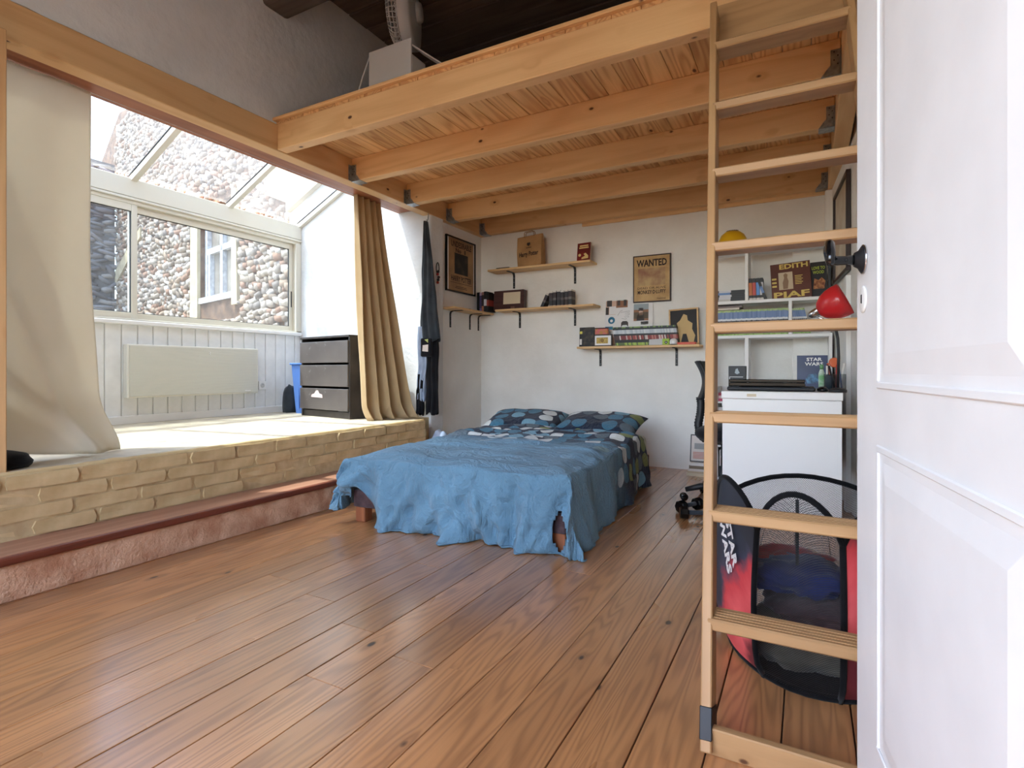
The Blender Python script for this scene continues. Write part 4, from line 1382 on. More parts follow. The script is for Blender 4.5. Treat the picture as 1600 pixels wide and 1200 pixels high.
bx('box', (-0.075, 0.055), (-0.012, 0.02), (0, 0.17), noisy('pink_print', (206, 90, 110), (190, 130, 60), 26, 0.4, 0), pk, 0.006)
bx('lid', (-0.077, 0.057), (-0.014, 0.022), (0.17, 0.178), plain('tin_dark', (60, 36, 40), 0.4), pk, 0.003)
tag(prism('card', [(0, 0), (0.125, 0), (0.122, 0.056), (0.0, 0.05)], 0.002, plain('card_grey', (196, 196, 196), 0.6), None, (-1.247, 4.91, S3 + 0.002), (R(82), 0, R(4))), 'pale grey card propped in front of the row of comics', 'card')
gt = thing('green_tin', 'small green tin with a black dot right of the grey card', 'tin', (-1.095, 4.91, S3))
bx('body', (-0.03, 0.03), (-0.02, 0.02), (0, 0.055), plain('lime_green', (160, 190, 60), 0.5), gt, 0.005, seg=2)
lathe('dot', [(0.013, 0), (0.013, 0.001), (0.006, 0.0011)], M['black'], gt, 18, (0.004, -0.02, 0.022), FRONT)
lathe('dot_centre', [(0.005, 0), (0.004, 0.0014)], M['white'], gt, 12, (0.004, -0.0205, 0.022), FRONT)
wc = thing('white_speaker', 'small white round gadget beside the green tin', 'gadget', (-1.032, 4.915, S3))
lathe('shell', [(0.03, 0), (0.036, 0.012), (0.034, 0.034), (0.024, 0.05), (0.008, 0.056)], M['white'], wc, 24)
lathe('base_ring', [(0.032, 0), (0.033, 0.006), (0.03, 0.007)], M['greytex'], wc, 24, (0, 0, -0.0005))
cb = thing('coral_case', 'slim coral pencil case lying at the right end of the lowest shelf', 'case', (-0.92, 4.92, S3))
bx('body', (-0.08, 0.08), (-0.014, 0.014), (0, 0.022), plain('coral', (226, 110, 90), 0.5), cb, 0.007, seg=2)
bx('zip', (-0.07, 0.07), (-0.0155, -0.013), (0.011, 0.013), plain('coral_dark', (160, 70, 60), 0.5), cb, 0)

# --- pictures on the lowest shelf
fp = thing('silhouette_picture', 'black and tan picture in a thin wooden frame on the lowest shelf', 'picture', (-0.955, 5.0, S3))
fp.rotation_euler = (R(-6), R(-2.5), R(2))
M['tanwood'] = plain('tan_cutout', (206, 174, 118), 0.6)
bx('backing', (-0.118, 0.118), (-0.002, 0.004), (0.01, 0.318), plain('picture_black', (32, 26, 24), 0.6), fp, 0)
for (a, b, c_, d) in ((-0.127, 0.127, 0.0, 0.013), (-0.127, 0.127, 0.315, 0.328), (-0.127, -0.114, 0.013, 0.315), (0.114, 0.127, 0.013, 0.315)):
    bx('frame_bar', (a, b), (-0.014, 0.006), (c_, d), M['shelfwood'], fp, 0.002)
prism('cut_out_shape', [(-0.085, 0.02), (-0.07, 0.12), (-0.05, 0.15), (-0.06, 0.20), (-0.03, 0.225), (0.0, 0.28), (0.03, 0.265), (0.035, 0.22), (0.075, 0.19), (0.07, 0.14), (0.095, 0.08), (0.08, 0.02), (0.04, 0.02), (0.02, 0.10), (-0.01, 0.10), (-0.03, 0.02)], 0.002, M['tanwood'], fp, (0, -0.0025, 0), FRONT)
def photo(parent, x0, x1, z0, z1, mats, y=-0.003):
    p = bx('photo', (x0, x1), (y - 0.0006, y), (z0, z1), mats[0], parent, 0)
    for (a, b, c_, d, m) in mats[1]:
        q = bx('print_area', (x0 + (x1 - x0) * a, x0 + (x1 - x0) * b), (y - 0.0011, y - 0.0006), (z0 + (z1 - z0) * c_, z0 + (z1 - z0) * d), m, None, 0)
        q.parent = p; q.matrix_parent_inverse = p.matrix_basis.inverted()
M['pr_dark'] = plain('print_dark', (52, 40, 36), 0.5); M['pr_skin'] = plain('print_beige', (206, 170, 146), 0.5); M['pr_white'] = plain('print_white', (226, 224, 222), 0.5)
M['pr_brown'] = plain('print_brown', (140, 92, 58), 0.5); M['pr_teal'] = plain('print_teal', (80, 150, 140), 0.5); M['pr_blue'] = plain('print_blue', (44, 116, 150), 0.4); M['pr_grey'] = plain('print_grey', (150, 160, 164), 0.5)
pb = thing('photo_board', 'white card with pasted photos, blue drop and drawn hand behind the comics', 'photo board', (-1.58, 5.055, S3))
pb.rotation_euler = (R(-5), 0, 0)
prism('card', [(-0.135, 0), (0.135, 0), (0.14, 0.49), (-0.135, 0.465)], 0.003, M['pr_white'], pb, (0, 0, 0), FRONT)
photo(pb, -0.13, -0.03, 0.31, 0.455, (M['pr_skin'], [(0.1, 0.6, 0.55, 1, M['pr_dark']), (0, 0.3, 0, 0.5, M['pr_dark']), (0.35, 1, 0.02, 0.55, M['pr_white'])]))
photo(pb, -0.028, 0.085, 0.375, 0.475, (M['pr_brown'], [(0, 1, 0.72, 1, M['pr_teal']), (0.1, 0.35, 0.2, 0.7, M['pr_dark']), (0.65, 0.9, 0.15, 0.75, M['pr_dark'])]))
lathe('blue_drop', [(0.034, 0), (0.034, 0.001), (0.014, 0.0012)], M['pr_blue'], pb, 24, (-0.07, -0.003, 0.255), FRONT)
lathe('drop_centre', [(0.014, 0), (0.013, 0.0006)], M['pr_white'], pb, 16, (-0.07, -0.0043, 0.25), FRONT)
bx('blue_tab', (-0.13, -0.055), (-0.0042, -0.003), (0.165, 0.195), M['pr_blue'], pb, 0)
prism('gamepad_shape', [(-0.035, -0.03), (-0.02, -0.01), (0.02, -0.01), (0.035, -0.03), (0.034, 0.012), (0.02, 0.028), (-0.02, 0.028), (-0.034, 0.012)], 0.001, M['pr_dark'], pb, (0.06, -0.003, 0.215), FRONT)
hand = [(-0.01, 0.30), (0.02, 0.345), (0.035, 0.35), (0.02, 0.325), (0.05, 0.33), (0.105, 0.34), (0.108, 0.33), (0.06, 0.315), (0.105, 0.315), (0.106, 0.305), (0.06, 0.30), (0.10, 0.288), (0.098, 0.28), (0.055, 0.285), (0.08, 0.262), (0.07, 0.258), (0.03, 0.27)]
tube('hand_outline', [(a, -0.0036, b) for a, b in hand], 0.0012, M['pr_dark'], pb, 5)
ph2 = thing('photo_card', 'white card with one mounted portrait photo right of the photo board', 'photo card', (-1.36, 5.06, S3))
ph2.rotation_euler = (R(-4), 0, 0)
prism('card', [(-0.105, 0), (0.105, 0), (0.105, 0.485), (-0.105, 0.49)], 0.003, M['pr_white'], ph2, (0, 0, 0), FRONT)
photo(ph2, -0.075, 0.065, 0.2, 0.40, (M['pr_brown'], [(0, 1, 0.72, 1, M['pr_grey']), (0, 1, 0.3, 0.6, plain('print_olive', (84, 66, 40), 0.5)), (0.22, 0.72, 0.2, 0.5, M['pr_dark']), (0.36, 0.62, 0.45, 0.72, M['pr_skin']), (0.33, 0.65, 0.66, 0.8, M['pr_dark']), (0, 1, 0, 0.2, M['pr_white']), (0.5, 1, 0.02, 0.16, M['pr_dark'])]))

# --- wanted poster
M['parch'] = noisy('parchment', (204, 170, 120), (180, 144, 96), 9, 0.7, 0.0)
M['ink'] = plain('dark_ink', (44, 26, 22), 0.7)
wp = thing('framed_poster', 'framed parchment WANTED poster above the comics', 'poster', (-1.264, YB - 0.002, 1.53))
bx('frame', (-0.176, 0.176), (-0.016, 0), (0, 0.44), plain('frame_dark', (52, 34, 30), 0.5), wp, 0.003)
bx('sheet', (-0.164, 0.164), (-0.018, -0.016), (0.012, 0.428), M['parch'], wp, 0)
bx('picture_area', (-0.125, 0.125), (-0.0186, -0.018), (0.155, 0.315), noisy('faded_picture', (196, 168, 122), (150, 104, 84), 9, 0.7, 0.0), wp, 0)
text('lettering', 'WANTED', 0.28, (0, -0.0185, 0.365), FRONT, M['ink'], wp, 0.066, 0.0005, bold=0.03)
text('lettering', 'DEAD OR ALIVE', 0.26, (0, -0.0185, 0.132), FRONT, M['ink'], wp, 0.02, 0.0005)
text('lettering', 'MONKEY·D·LUFFY', 0.26, (0, -0.0185, 0.095), FRONT, M['ink'], wp, 0.036, 0.0005, bold=0.02)
text('lettering', 'MARINE', 0.08, (0.09, -0.0185, 0.03), FRONT, M['ink'], wp, 0.016, 0.0005)
# --- brown framed poster on the alcove side wall
up = thing('framed_poster', 'tall black-framed brown poster on the alcove side wall', 'poster', (XP + 0.002, 4.675, 1.683))
M['brownpaper'] = noisy('aged_brown_paper', (176, 136, 92), (140, 102, 66), 5, 0.35, 0.0)
bx('backing', (0, 0.012), (-0.262, 0.262), (0.01, 0.545), M['pr_white'], up, 0)
for (a, b, c_, d) in ((-0.268, 0.268, 0, 0.016), (-0.268, 0.268, 0.54, 0.556), (-0.268, -0.252, .016, .54), (0.252, 0.268, .016, .54)):
    bx('frame_bar', (0, 0.022), (a, b), (c_, d), M['blackgloss'], up, 0.002)
bx('sheet', (0.012, 0.0135), (-0.222, 0.232), (0.017, 0.539), M['brownpaper'], up, 0)
bx('dark_picture', (0.0135, 0.0142), (-0.12, 0.125), (0.19, 0.4), noisy('dark_photo', (70, 58, 48), (24, 22, 22), 9, 0.5, 0, lo=0.5, hi=0.75), up, 0)
for (s, w_, zz, hh) in (('UNDESIRABLE', 0.37, 0.487, 0.06), ('HARRY POTTER', 0.37, 0.142, 0.058)):
    text('lettering', s, w_, (0.0138, 0.005, zz), LEFTW, M['ink'], up, hh, 0.0005, bold=0.02)
text('lettering', 'No', 0.1, (0.0138, -0.05, 0.428), LEFTW, M['ink'], up, 0.042, 0.0005, bold=0.02)
text('lettering', '1', 0.02, (0.0138, 0.07, 0.428), LEFTW, M['ink'], up, 0.042, 0.0005, bold=0.02)
bx('rule', (0.0135, 0.0142), (-0.19, 0.2), (0.096, 0.1), M['ink'], up, 0)
for zz, w_ in ((0.06, 0.2), (0.045, 0.22)):
    text('lettering', 'CONTACT THE MINISTRY', w_, (0.0138, 0.0, zz), LEFTW, M['ink'], up, 0.008, 0.0003) if False else bx('small_print', (0.0135, 0.0141), (-w_ / 2, w_ / 2), (zz, zz + 0.005), M['ink'], up, 0)

# --- paper bag on the top shelf
M['kraft'] = noisy('kraft_paper', (178, 138, 94), (160, 120, 78), 7, 0.8, 0.15)
bg_ = thing('paper_bag', 'brown kraft paper bag with dark lettering on the top shelf', 'bag', (-2.45, 4.96, S1))
bg_.rotation_euler = (0, R(-3), R(-3))
v = []
for z_, wx_, dy in ((0.0, 0.135, 0.05), (0.15, 0.14, 0.045), (0.29, 0.142, 0.02), (0.315, 0.142, 0.012)):
    v += [(-wx_, -dy, z_), (wx_, -dy, z_ - 0.0), (wx_ + 0.004, 0, z_), (wx_, dy, z_), (-wx_, dy, z_), (-wx_ + 0.012, 0, z_)]
fs = [(5, 4, 3, 2, 1, 0)] + [(r0 + i, r0 + (i + 1) % 6, r0 + 6 + (i + 1) % 6, r0 + 6 + i) for r0 in (0, 6, 12) for i in range(6)]
mesh('bag_body', v, fs, M['kraft'], bg_)
for yy in (-0.016, 0.016):
    tube('handle', [(-0.06, yy, 0.30), (-0.058, yy, 0.345), (-0.05, yy, 0.358), (0.04, yy, 0.36), (0.05, yy, 0.346), (0.052, yy, 0.30)], 0.0035, M['kraft'], bg_, 6)
tl = (R(90 - 9.8 + 0), 0, 0)
text('lettering', 'Harry Potter', 0.22, (0.0, -0.052, 0.118), (R(87), 0, 0), M['ink'], bg_, 0.062, 0.0006, shear=0.1, bold=0.015)
text('lettering', 'The Making of', 0.06, (-0.07, -0.0515, 0.158), (R(87), 0, 0), M['ink'], bg_, 0.011, 0.0005) if False else None
prism('crest', [(0, -0.02), (0.018, -0.006), (0.018, 0.014), (0.006, 0.018), (0, 0.012), (-0.006, 0.018), (-0.018, 0.014), (-0.018, -0.006)], 0.001, M['ink'], bg_, (0.0, -0.0435, 0.222), (R(81), 0, 0))
bx('crest_caption', (-0.03, 0.03), (-0.0475, -0.046), (0.185, 0.19), M['ink'], bg_, 0)
# --- red book on the top shelf, small dark booklet
rb = thing('red_book', 'small dark red book with gold lettering standing on the top shelf', 'book', (-1.885, 4.935, S1))
rb.rotation_euler = (R(-7), 0, R(-6))
rcov = noisy('red_cover', (126, 34, 30), (84, 18, 18), 6, 0.4, 0)
bx('cover', (-0.07, 0.07), (-0.002, 0.0), (0, 0.18), rcov, rb, 0)
bx('pages', (-0.066, 0.07), (0.0, 0.018), (0.002, 0.178), M['page'], rb, 0)
bx('back_cover', (-0.07, 0.07), (0.018, 0.02), (0, 0.18), rcov, rb, 0)
gold = plain('gold_print2', (226, 196, 130), 0.5)
for k, (s_, w_) in enumerate((('LE MONDE', 0.09), ('MAGIQUE', 0.1))):
    bx('title_line', (-w_ / 2, w_ / 2), (-0.003, -0.002), (0.145 - 0.02 * k, 0.158 - 0.02 * k), gold, rb, 0)
prism('gold_figure', [(-0.02, 0.0), (0.05, 0.005), (0.05, 0.03), (0.02, 0.06), (0.0, 0.05), (0.015, 0.03), (-0.02, 0.015)], 0.001, gold, rb, (0, -0.002, 0.02), FRONT)
lathe('gold_seal', [(0.015, 0), (0.014, 0.001)], gold, rb, 16, (-0.042, -0.002, 0.062), FRONT)
lb = thing('booklet', 'flat dark booklet lying at the left end of the top shelf', 'book', (-2.76, 4.965, S1))
bx('cover', (-0.075, 0.075), (-0.06, 0.06), (0, 0.012), M['blackplastic'], lb, 0.002)
bx('pages', (-0.072, 0.076), (-0.057, 0.057), (0.003, 0.009), M['page'], lb, 0)
# --- dark wooden box with a plate, books
wb_ = thing('wooden_case', 'dark brown wooden case with a pale plate on the middle shelf', 'case', (-2.735, 5.02, S2))
wb_.rotation_euler = (R(-3), 0, 0)
dkw = wood('dark_stained_wood', (74, 44, 40), (44, 26, 26), (30, 18, 16), 0.4, 6, 0.6, 0.1, 0.95)
bx('case', (-0.178, 0.178), (-0.035, 0.035), (0, 0.205), dkw, wb_, 0.004)
bx('plate', (-0.06, 0.14), (-0.038, -0.035), (0.06, 0.182), plain('pale_plate', (214, 198, 168), 0.5), wb_, 0.004, seg=2)
bx('clasp', (0.03, 0.075), (-0.038, -0.035), (0.008, 0.034), plain('brass_dark', (110, 74, 60), 0.4), wb_, 0.002)
for k in range(6):
    book(0.036 - 0.003 * (k % 2), 0.152 + 0.004 * (k % 3), 0.10, M['darkspine'], (-2.245 + k * 0.041, 4.935, S2), ordinal(k + 1) + ' dark hardback novel from the left in the upright row on the middle shelf', 'novels on the middle shelf', (0, 0, 0), 'novel')
book(0.03, 0.155, 0.10, M['darkspine'], (-2.345, 4.935, S2 + 0.0), 'dark hardback novel leaning against the row on the middle shelf', None, (0, R(26), 0), 'novel')
cs = [((0.03, 0.21), M['blacktex'], 'black'), ((0.022, 0.205), spine_mat('purple_spine', [(0, (110, 90, 140)), (0.2, (60, 50, 90)), (0.85, (170, 150, 180))]), 'purple'), ((0.022, 0.21), spine_mat('rust_spine', [(0, (176, 110, 84)), (0.3, (40, 30, 34)), (0.85, (150, 110, 100))]), 'rust and dark'), ((0.03, 0.215), M['blackspine'], 'black lettered'), ((0.024, 0.2), M['blackspine'], 'slim black')]
xx = -3.075
for (t_, h_), m_, nm in cs:
    book(t_, h_, 0.13, m_, (xx, 4.915, 1.51), nm + ' book standing in the corner beside the framed brown poster', None, (0, 0, R(-4)), 'book')
    xx += t_ + 0.004
tag(blob('small_ornament', M['browntex'], (-3.04, 4.72, 1.51), (0.018, 0.022, 0.012), 3, 0.2), 'tiny brown ornament on the side wall shelf', 'ornament')

# ================================================================== DESK CORNER
dk = thing('desk', 'white desk along the right wall, its end panel facing the room', 'desk', (-0.135, 3.45, 0))
DZ = 0.775
bx('end_panel', (-0.305, 0.305), (0.0, 0.02), (0, DZ - 0.045), M['white'], dk, 0.002)
bx('top', (-0.31, 0.31), (-0.005, 1.5), (DZ - 0.043, DZ), M['white'], dk, 0.003)
bx('end_panel', (-0.305, 0.305), (1.46, 1.48), (0, DZ - 0.045), M['white'], dk, 0.002)
bx('back_panel', (0.285, 0.3), (0.02, 1.46), (0.3, DZ - 0.045), M['white'], dk, 0)
bx('price_label', (-0.17, -0.12), (-0.0062, -0.005), (DZ - 0.03, DZ - 0.014), plain('label_tan', (206, 190, 160), 0.6), dk, 0)
DX, DY = -0.12, 3.45
# shelf unit on the rear of the desk
su = thing('shelf_unit', 'white open shelf unit at the back of the desk', 'shelf unit', (-0.25, 4.75, DZ))
def SU(n, x, y, z, m=M['white']):
    return bx(n, (x[0] + 0.25, x[1] + 0.25), (y[0] - 4.75, y[1] - 4.75), (z[0] - DZ, z[1] - DZ), m, su, 0.002)
SU('shelf_board', (-0.72, 0.16), (4.75, 4.98), (1.435, 1.46))
SU('shelf_board', (-0.72, 0.172), (4.75, 4.98), (1.155, 1.18))
SU('shelf_board', (-0.72, 0.13), (4.75, 4.98), (1.86, 1.882))
SU('divider', (-0.435, -0.41), (4.75, 4.98), (1.46, 1.86))
SU('divider', (-0.122, -0.098), (4.75, 4.98), (1.18, 1.435))
SU('divider', (-0.437, -0.408), (4.75, 4.98), (DZ, 1.155))
SU('side_panel', (0.15, 0.172), (4.75, 4.98), (DZ, 1.155))
SU('side_panel', (-0.722, -0.7), (4.75, 4.98), (DZ - 0.0, 1.155))
# books on the unit
for k in range(42):
    book(0.0122, 0.205 + 0.003 * (k % 3 == 0), 0.13, M['comic2'], (-0.66 + k * 0.0127, 4.77, 1.18), ordinal(k + 1) + ' comic from the left in the upright row of the white shelf unit', 'comics in the shelf unit', (0, 0, 0), 'comic_book')
for k in range(9):
    book(0.0122, 0.2, 0.13, M['comic2'], (-0.09 + k * 0.0135, 4.77, 1.183), ordinal(k + 1) + ' leaning comic right of the divider in the white shelf unit', 'leaning comics in the shelf unit', (0, R(-13), 0), 'comic_book')
cols_ = [(200, 190, 176), (110, 90, 84), (206, 176, 80), (180, 176, 170)]
zz = 1.392
for k, c_ in enumerate(cols_[:2]):
    b_ = mk('book', book_mesh(0.016, 0.2, 0.13, spine_mat('lying_%d' % k, [(0, c_)]), 0), None, (-0.65, 4.79, zz + 0.016 * k), (0, R(90), 0))
    b_.location = (-0.68 + 0.02 * k, 4.79, zz + 0.016 * (k + 1))
    tag(b_, ('pale', 'brown')[k] + ' thin book lying flat on top of the upright comics', 'book')
for k in range(5):
    b_ = mk('book', book_mesh(0.0175, 0.29 - 0.004 * (k % 2), 0.15, M['blackspine'], 0), None, (-0.725 + 0.004 * (k % 3), 4.765, 1.46 + 0.0178 * (k + 1)), (0, R(90), 0))
    tag(b_, 'black book lying flat, number %s from the top of the stack on the upper shelf' % ('one', 'two', 'three', 'four', 'five')[4 - k], 'book', 'black books stacked flat')
    b_['label'] = ('bottom', 'second lowest', 'middle', 'second highest', 'topmost')[k] + ' black book of the flat stack on the upper shelf'
for k, (c1, t_) in enumerate((((206, 120, 60), 'orange'), ((190, 70, 60), 'red'), ((90, 140, 200), 'blue'), ((210, 210, 214), 'white'))):
    book(0.024, 0.175, 0.12, spine_mat('black_%s_spine' % t_, [(0, (210, 206, 200)), (0.1, (24, 24, 26)), (0.22, c1), (0.8, (22, 22, 24))]), (-0.405 + k * 0.027, 4.775, 1.46), 'black book with %s lettering on the upper shelf by the record' % t_, None, (0, R(-2), 0))
book(0.02, 0.175, 0.12, M['blackspine'], (-0.296, 4.77, 1.46), 'black book slumped against the lettered books beside the record', None, (0, R(-18), 0))
lp = thing('record_sleeve', 'brown record sleeve lettered EDITH PIAF on the upper shelf', 'record', (-0.10, 4.80, 1.462))
lp.rotation_euler = (R(-8), R(-3.5), 0)
bx('sleeve', (-0.14, 0.14), (0, 0.006), (0, 0.29), noisy('brown_sleeve', (104, 56, 40), (86, 44, 32), 4, 0.35, 0), lp, 0.001)
M['lpgold'] = plain('sleeve_gold', (214, 186, 96), 0.5)
text('lettering', 'EDITH', 0.2, (0.025, -0.0005, 0.262), FRONT, M['lpgold'], lp, 0.04, 0.0006, bold=0.03)
text('lettering', 'PIAF', 0.25, (0.0, -0.0005, 0.033), FRONT, M['lpgold'], lp, 0.05, 0.0006, bold=0.03)
bx('photo', (-0.085, 0.015), (-0.0012, 0), (0.075, 0.215), plain('sepia', (196, 176, 146), 0.5), lp, 0)
prism('photo_figure', [(-0.02, 0), (0.012, 0), (0.02, 0.06), (0.012, 0.09), (0.016, 0.115), (0.0, 0.128), (-0.014, 0.115), (-0.01, 0.09), (-0.022, 0.05)], 0.0005, plain('sepia_dark', (140, 108, 80), 0.5), lp, (-0.035, -0.0012, 0.08), FRONT)
for k in range(6):
    bx('small_print', (0.03, 0.075 + 0.01 * (k % 2)), (-0.0006, 0), (0.11 + 0.013 * k, 0.115 + 0.013 * k), M['lpgold'], lp, 0)
for k in range(3):
    bx('side_print', (-0.133, -0.1), (-0.0006, 0), (0.10 + 0.03 * k, 0.115 + 0.03 * k), M['lpgold'], lp, 0)
db = thing('illustrated_book', 'black illustrated book with lime title right of the record', 'book', (0.09, 4.86, 1.462))
db.rotation_euler = (R(-7), R(-2), 0)
dcov = plain('cover_black', (26, 24, 24), 0.35)
bx('cover', (-0.055, 0.055), (-0.002, 0), (0, 0.285), dcov, db, 0)
bx('pages', (-0.052, 0.055), (0, 0.02), (0.003, 0.282), M['page'], db, 0)
bx('back_cover', (-0.055, 0.055), (0.02, 0.022), (0, 0.285), dcov, db, 0)
text('lettering', 'LOVE TO\nWOOD', 0.09, (0.0, -0.0022, 0.22), FRONT, plain('lime_print', (180, 200, 60), 0.5), db, 0.06, 0.0005, bold=0.02)
prism('cover_picture', [(-0.04, 0.0), (0.035, 0.0), (0.045, 0.06), (0.02, 0.09), (0.0, 0.07), (-0.03, 0.085)], 0.0006, noisy('flame_print', (206, 140, 84), (110, 50, 34), 40, 0.5, 0), db, (0, -0.002, 0.07), FRONT)
bd2 = thing('ring_binder', 'grey binder at the right end of the upper shelf', 'binder', (0.155, 4.87, 1.462))
bx('cover', (-0.006, 0.006), (0, 0.1), (0, 0.28), M['greytex'], bd2, 0.001)
bx('spine', (-0.006, 0.012), (-0.003, 0), (0, 0.28), M['blackplastic'], bd2, 0.001)
# yellow hard hat on top
yh = thing('yellow_helmet', 'yellow domed helmet on top of the white shelf unit', 'helmet', (-0.53, 4.78, 1.884))
lathe('dome', [(0.112, 0), (0.114, 0.03), (0.108, 0.075), (0.088, 0.115), (0.055, 0.142), (0.02, 0.152), (0.001, 0.153)], plain('yellow_plastic', (226, 176, 30), 0.35), yh, 32)
lathe('brim', [(0.112, 0), (0.128, 0.002), (0.128, 0.008), (0.112, 0.012)], plain('yellow_plastic2', (226, 176, 30), 0.35), yh, 32)
for k in range(7):
    a_ = R(-60 + 20 * k)
    bx('vent_slot', (0.045 * math.sin(a_) - 0.006, 0.045 * math.sin(a_) + 0.006), (-0.045 * math.cos(a_) - 0.002, -0.045 * math.cos(a_) + 0.002), (0.143, 0.15), M['blackplastic'], yh, 0)

# things on the desk
cp = thing('laptop', 'closed black laptop on a black console at the near end of the desk', 'laptop', (-0.19, 3.62, DZ))
bx('console_base', (-0.235, 0.235), (-0.09, 0.16), (0.0, 0.026), M['blackplastic'], cp, 0.011, seg=2)
bx('trim_strip', (-0.2, 0.2), (-0.092, -0.09), (0.017, 0.021), M['greytex'], cp, 0)
bx('laptop_body', (-0.225, 0.185), (-0.085, 0.17), (0.028, 0.05), M['blackgloss'], cp, 0.004)
bx('laptop_lid', (-0.225, 0.185), (-0.085, 0.17), (0.052, 0.068), M['blackgloss'], cp, 0.004)
for k in range(2):
    bx('foot', (-0.2 + 0.36 * k, -0.17 + 0.36 * k), (-0.08, 0.14), (0.024, 0.03), M['blackplastic'], cp, 0)
tag(blob('computer_mouse', M['blackgloss'], (0.082, 3.60, DZ), (0.03, 0.05, 0.02), 5, 0.03), 'black computer mouse right of the laptop', 'mouse')
gb = thing('black_box', 'black box with grey emblem standing behind the laptop', 'box', (-0.395, 3.83, DZ))
bx('box', (-0.052, 0.052), (-0.03, 0.03), (0, 0.15), M['blackplastic'], gb, 0.002)
for (a, b, c_, d) in ((-0.046, 0.036, 0.078, 0.081), (-0.046, 0.036, 0.006, 0.009), (-0.046, -0.043, 0.009, 0.078)):
    bx('white_line', (a, b), (-0.0308, -0.03), (c_, d), M['pr_white'], gb, 0)
prism('emblem', [(-0.014, 0), (0.0, -0.008), (0.016, 0), (0.006, 0.02), (0.004, 0.03), (-0.008, 0.026)], 0.0006, M['pr_grey'], gb, (0, -0.03, 0.105), FRONT)
sw_ = thing('navy_book', 'large navy book lettered STAR WARS leaning at the back of the desk', 'book', (0.035, 4.22, DZ))
sw_.rotation_euler = (R(-6), 0, 0)
ncov = noisy('navy_cover', (32, 48, 92), (22, 34, 70), 5, 0.35, 0)
bx('cover', (-0.092, 0.092), (-0.002, 0), (0, 0.225), ncov, sw_, 0)
bx('pages', (-0.089, 0.092), (0, 0.016), (0.003, 0.222), M['page'], sw_, 0)
bx('back_cover', (-0.092, 0.092), (0.016, 0.018), (0, 0.225), ncov, sw_, 0)
text('lettering', 'STAR\nWARS', 0.11, (0.01, -0.0022, 0.182), FRONT, M['pr_white'], sw_, 0.055, 0.0006, bold=0.03)
prism('cover_picture', [(-0.03, 0), (0.03, 0.005), (0.05, 0.04), (0.02, 0.07), (-0.02, 0.065), (-0.04, 0.04)], 0.0006, noisy('blue_print', (96, 150, 190), (44, 50, 66), 30, 0.5, 0), sw_, (0.0, -0.002, 0.03), FRONT)
bo = thing('green_bottle', 'small green and white bottle beside the pen holder', 'bottle', (0.085, 3.98, DZ))
lathe('bottle_body', [(0.017, 0), (0.018, 0.01), (0.018, 0.10), (0.012, 0.12), (0.009, 0.128)], noisy('bottle_print', (226, 230, 224), (110, 170, 110), 18, 0.4, 0), bo, 18)
lathe('cap', [(0.011, 0.128), (0.011, 0.155), (0.007, 0.16)], plain('cap_green', (110, 160, 110), 0.4), bo, 16)
pc = thing('pen_holder', 'clear tray of pens and markers at the right edge of the desk', 'pen holder', (0.15, 3.86, DZ))
M['clear'] = glass('clear_plastic', 0.12, (226, 232, 234), 0.6, 20)
for (x0, x1, y0, y1, z0, z1) in ((-0.055, 0.06, -0.04, -0.037, 0, 0.1), (-0.055, 0.06, 0.037, 0.04, 0, 0.1), (-0.055, -0.052, -0.037, 0.037, 0, 0.1), (0.057, 0.06, -0.037, 0.037, 0, 0.1), (-0.052, 0.057, -0.037, 0.037, 0, 0.004)):
    bx('clear_wall', (x0, x1), (y0, y1), (z0, z1), M['clear'], pc, 0)
bx('dark_cup', (-0.05, -0.012), (-0.034, 0.03), (0.005, 0.095), plain('slate_cup', (52, 62, 74), 0.4), pc, 0.005)
pcols = [(226, 226, 222), (40, 44, 60), (216, 110, 80), (30, 30, 34), (206, 60, 50), (236, 232, 226), (60, 90, 140)]
for k, c_ in enumerate(pcols):
    a_ = R(random.uniform(-14, 14))
    tube('pen', [(-0.04 + 0.013 * k, -0.02 + 0.006 * (k % 3), 0.012), (-0.04 + 0.013 * k + math.sin(a_) * 0.13, -0.02 + 0.006 * (k % 3), 0.15 + 0.008 * (k % 3))], 0.0055, plain('pen_%d' % k, c_, 0.4), pc, 8)
lathe('orange_tape', [(0.018, -0.006), (0.03, -0.006), (0.03, 0.006), (0.018, 0.006)], plain('orange_tape', (214, 110, 70), 0.5), pc, 20, (0.0, 0.01, 0.17), (R(80), 0, R(20)))
# red desk lamp
M['redlamp'] = plain('red_enamel', (200, 40, 44), 0.25)
lm = thing('desk_lamp', 'red desk lamp with chrome neck bending over the desk', 'lamp', (0.155, 3.56, DZ))
lathe('base', [(0.045, 0), (0.045, 0.014), (0.03, 0.022), (0.008, 0.026)], M['blackplastic'], lm, 24)
tube('arm', [(0, 0, 0.02), (0.004, 0, 0.2), (0.0, 0, 0.30), (-0.012, -0.005, 0.37)], 0.008, M['blackplastic'], lm, 10)
lathe('joint', [(0.012, -0.012), (0.012, 0.012)], M['blackplastic'], lm, 12, (-0.012, -0.005, 0.375), FRONT)
tube('spring_arm', [(-0.012, -0.01, 0.375), (-0.06, -0.02, 0.405), (-0.115, -0.03, 0.43)], 0.005, M['chrome'], lm, 8)
d_ = Vector((0.86, -0.15, 0.42)).normalized()
ql = d_.to_track_quat('Z', 'X').to_euler()
nb = Vector((-0.135, -0.03, 0.435))
lathe('chrome_neck', [(0.006, -0.012), (0.018, 0.0), (0.024, 0.02), (0.026, 0.045), (0.03, 0.05)], M['chrome'], lm, 20, nb, ql)
lathe('shade', [(0.03, 0.045), (0.05, 0.058), (0.072, 0.085), (0.087, 0.12), (0.093, 0.16), (0.092, 0.19), (0.089, 0.19), (0.089, 0.16), (0.083, 0.12), (0.068, 0.088), (0.045, 0.064)], M['redlamp'], lm, 36, nb, ql)
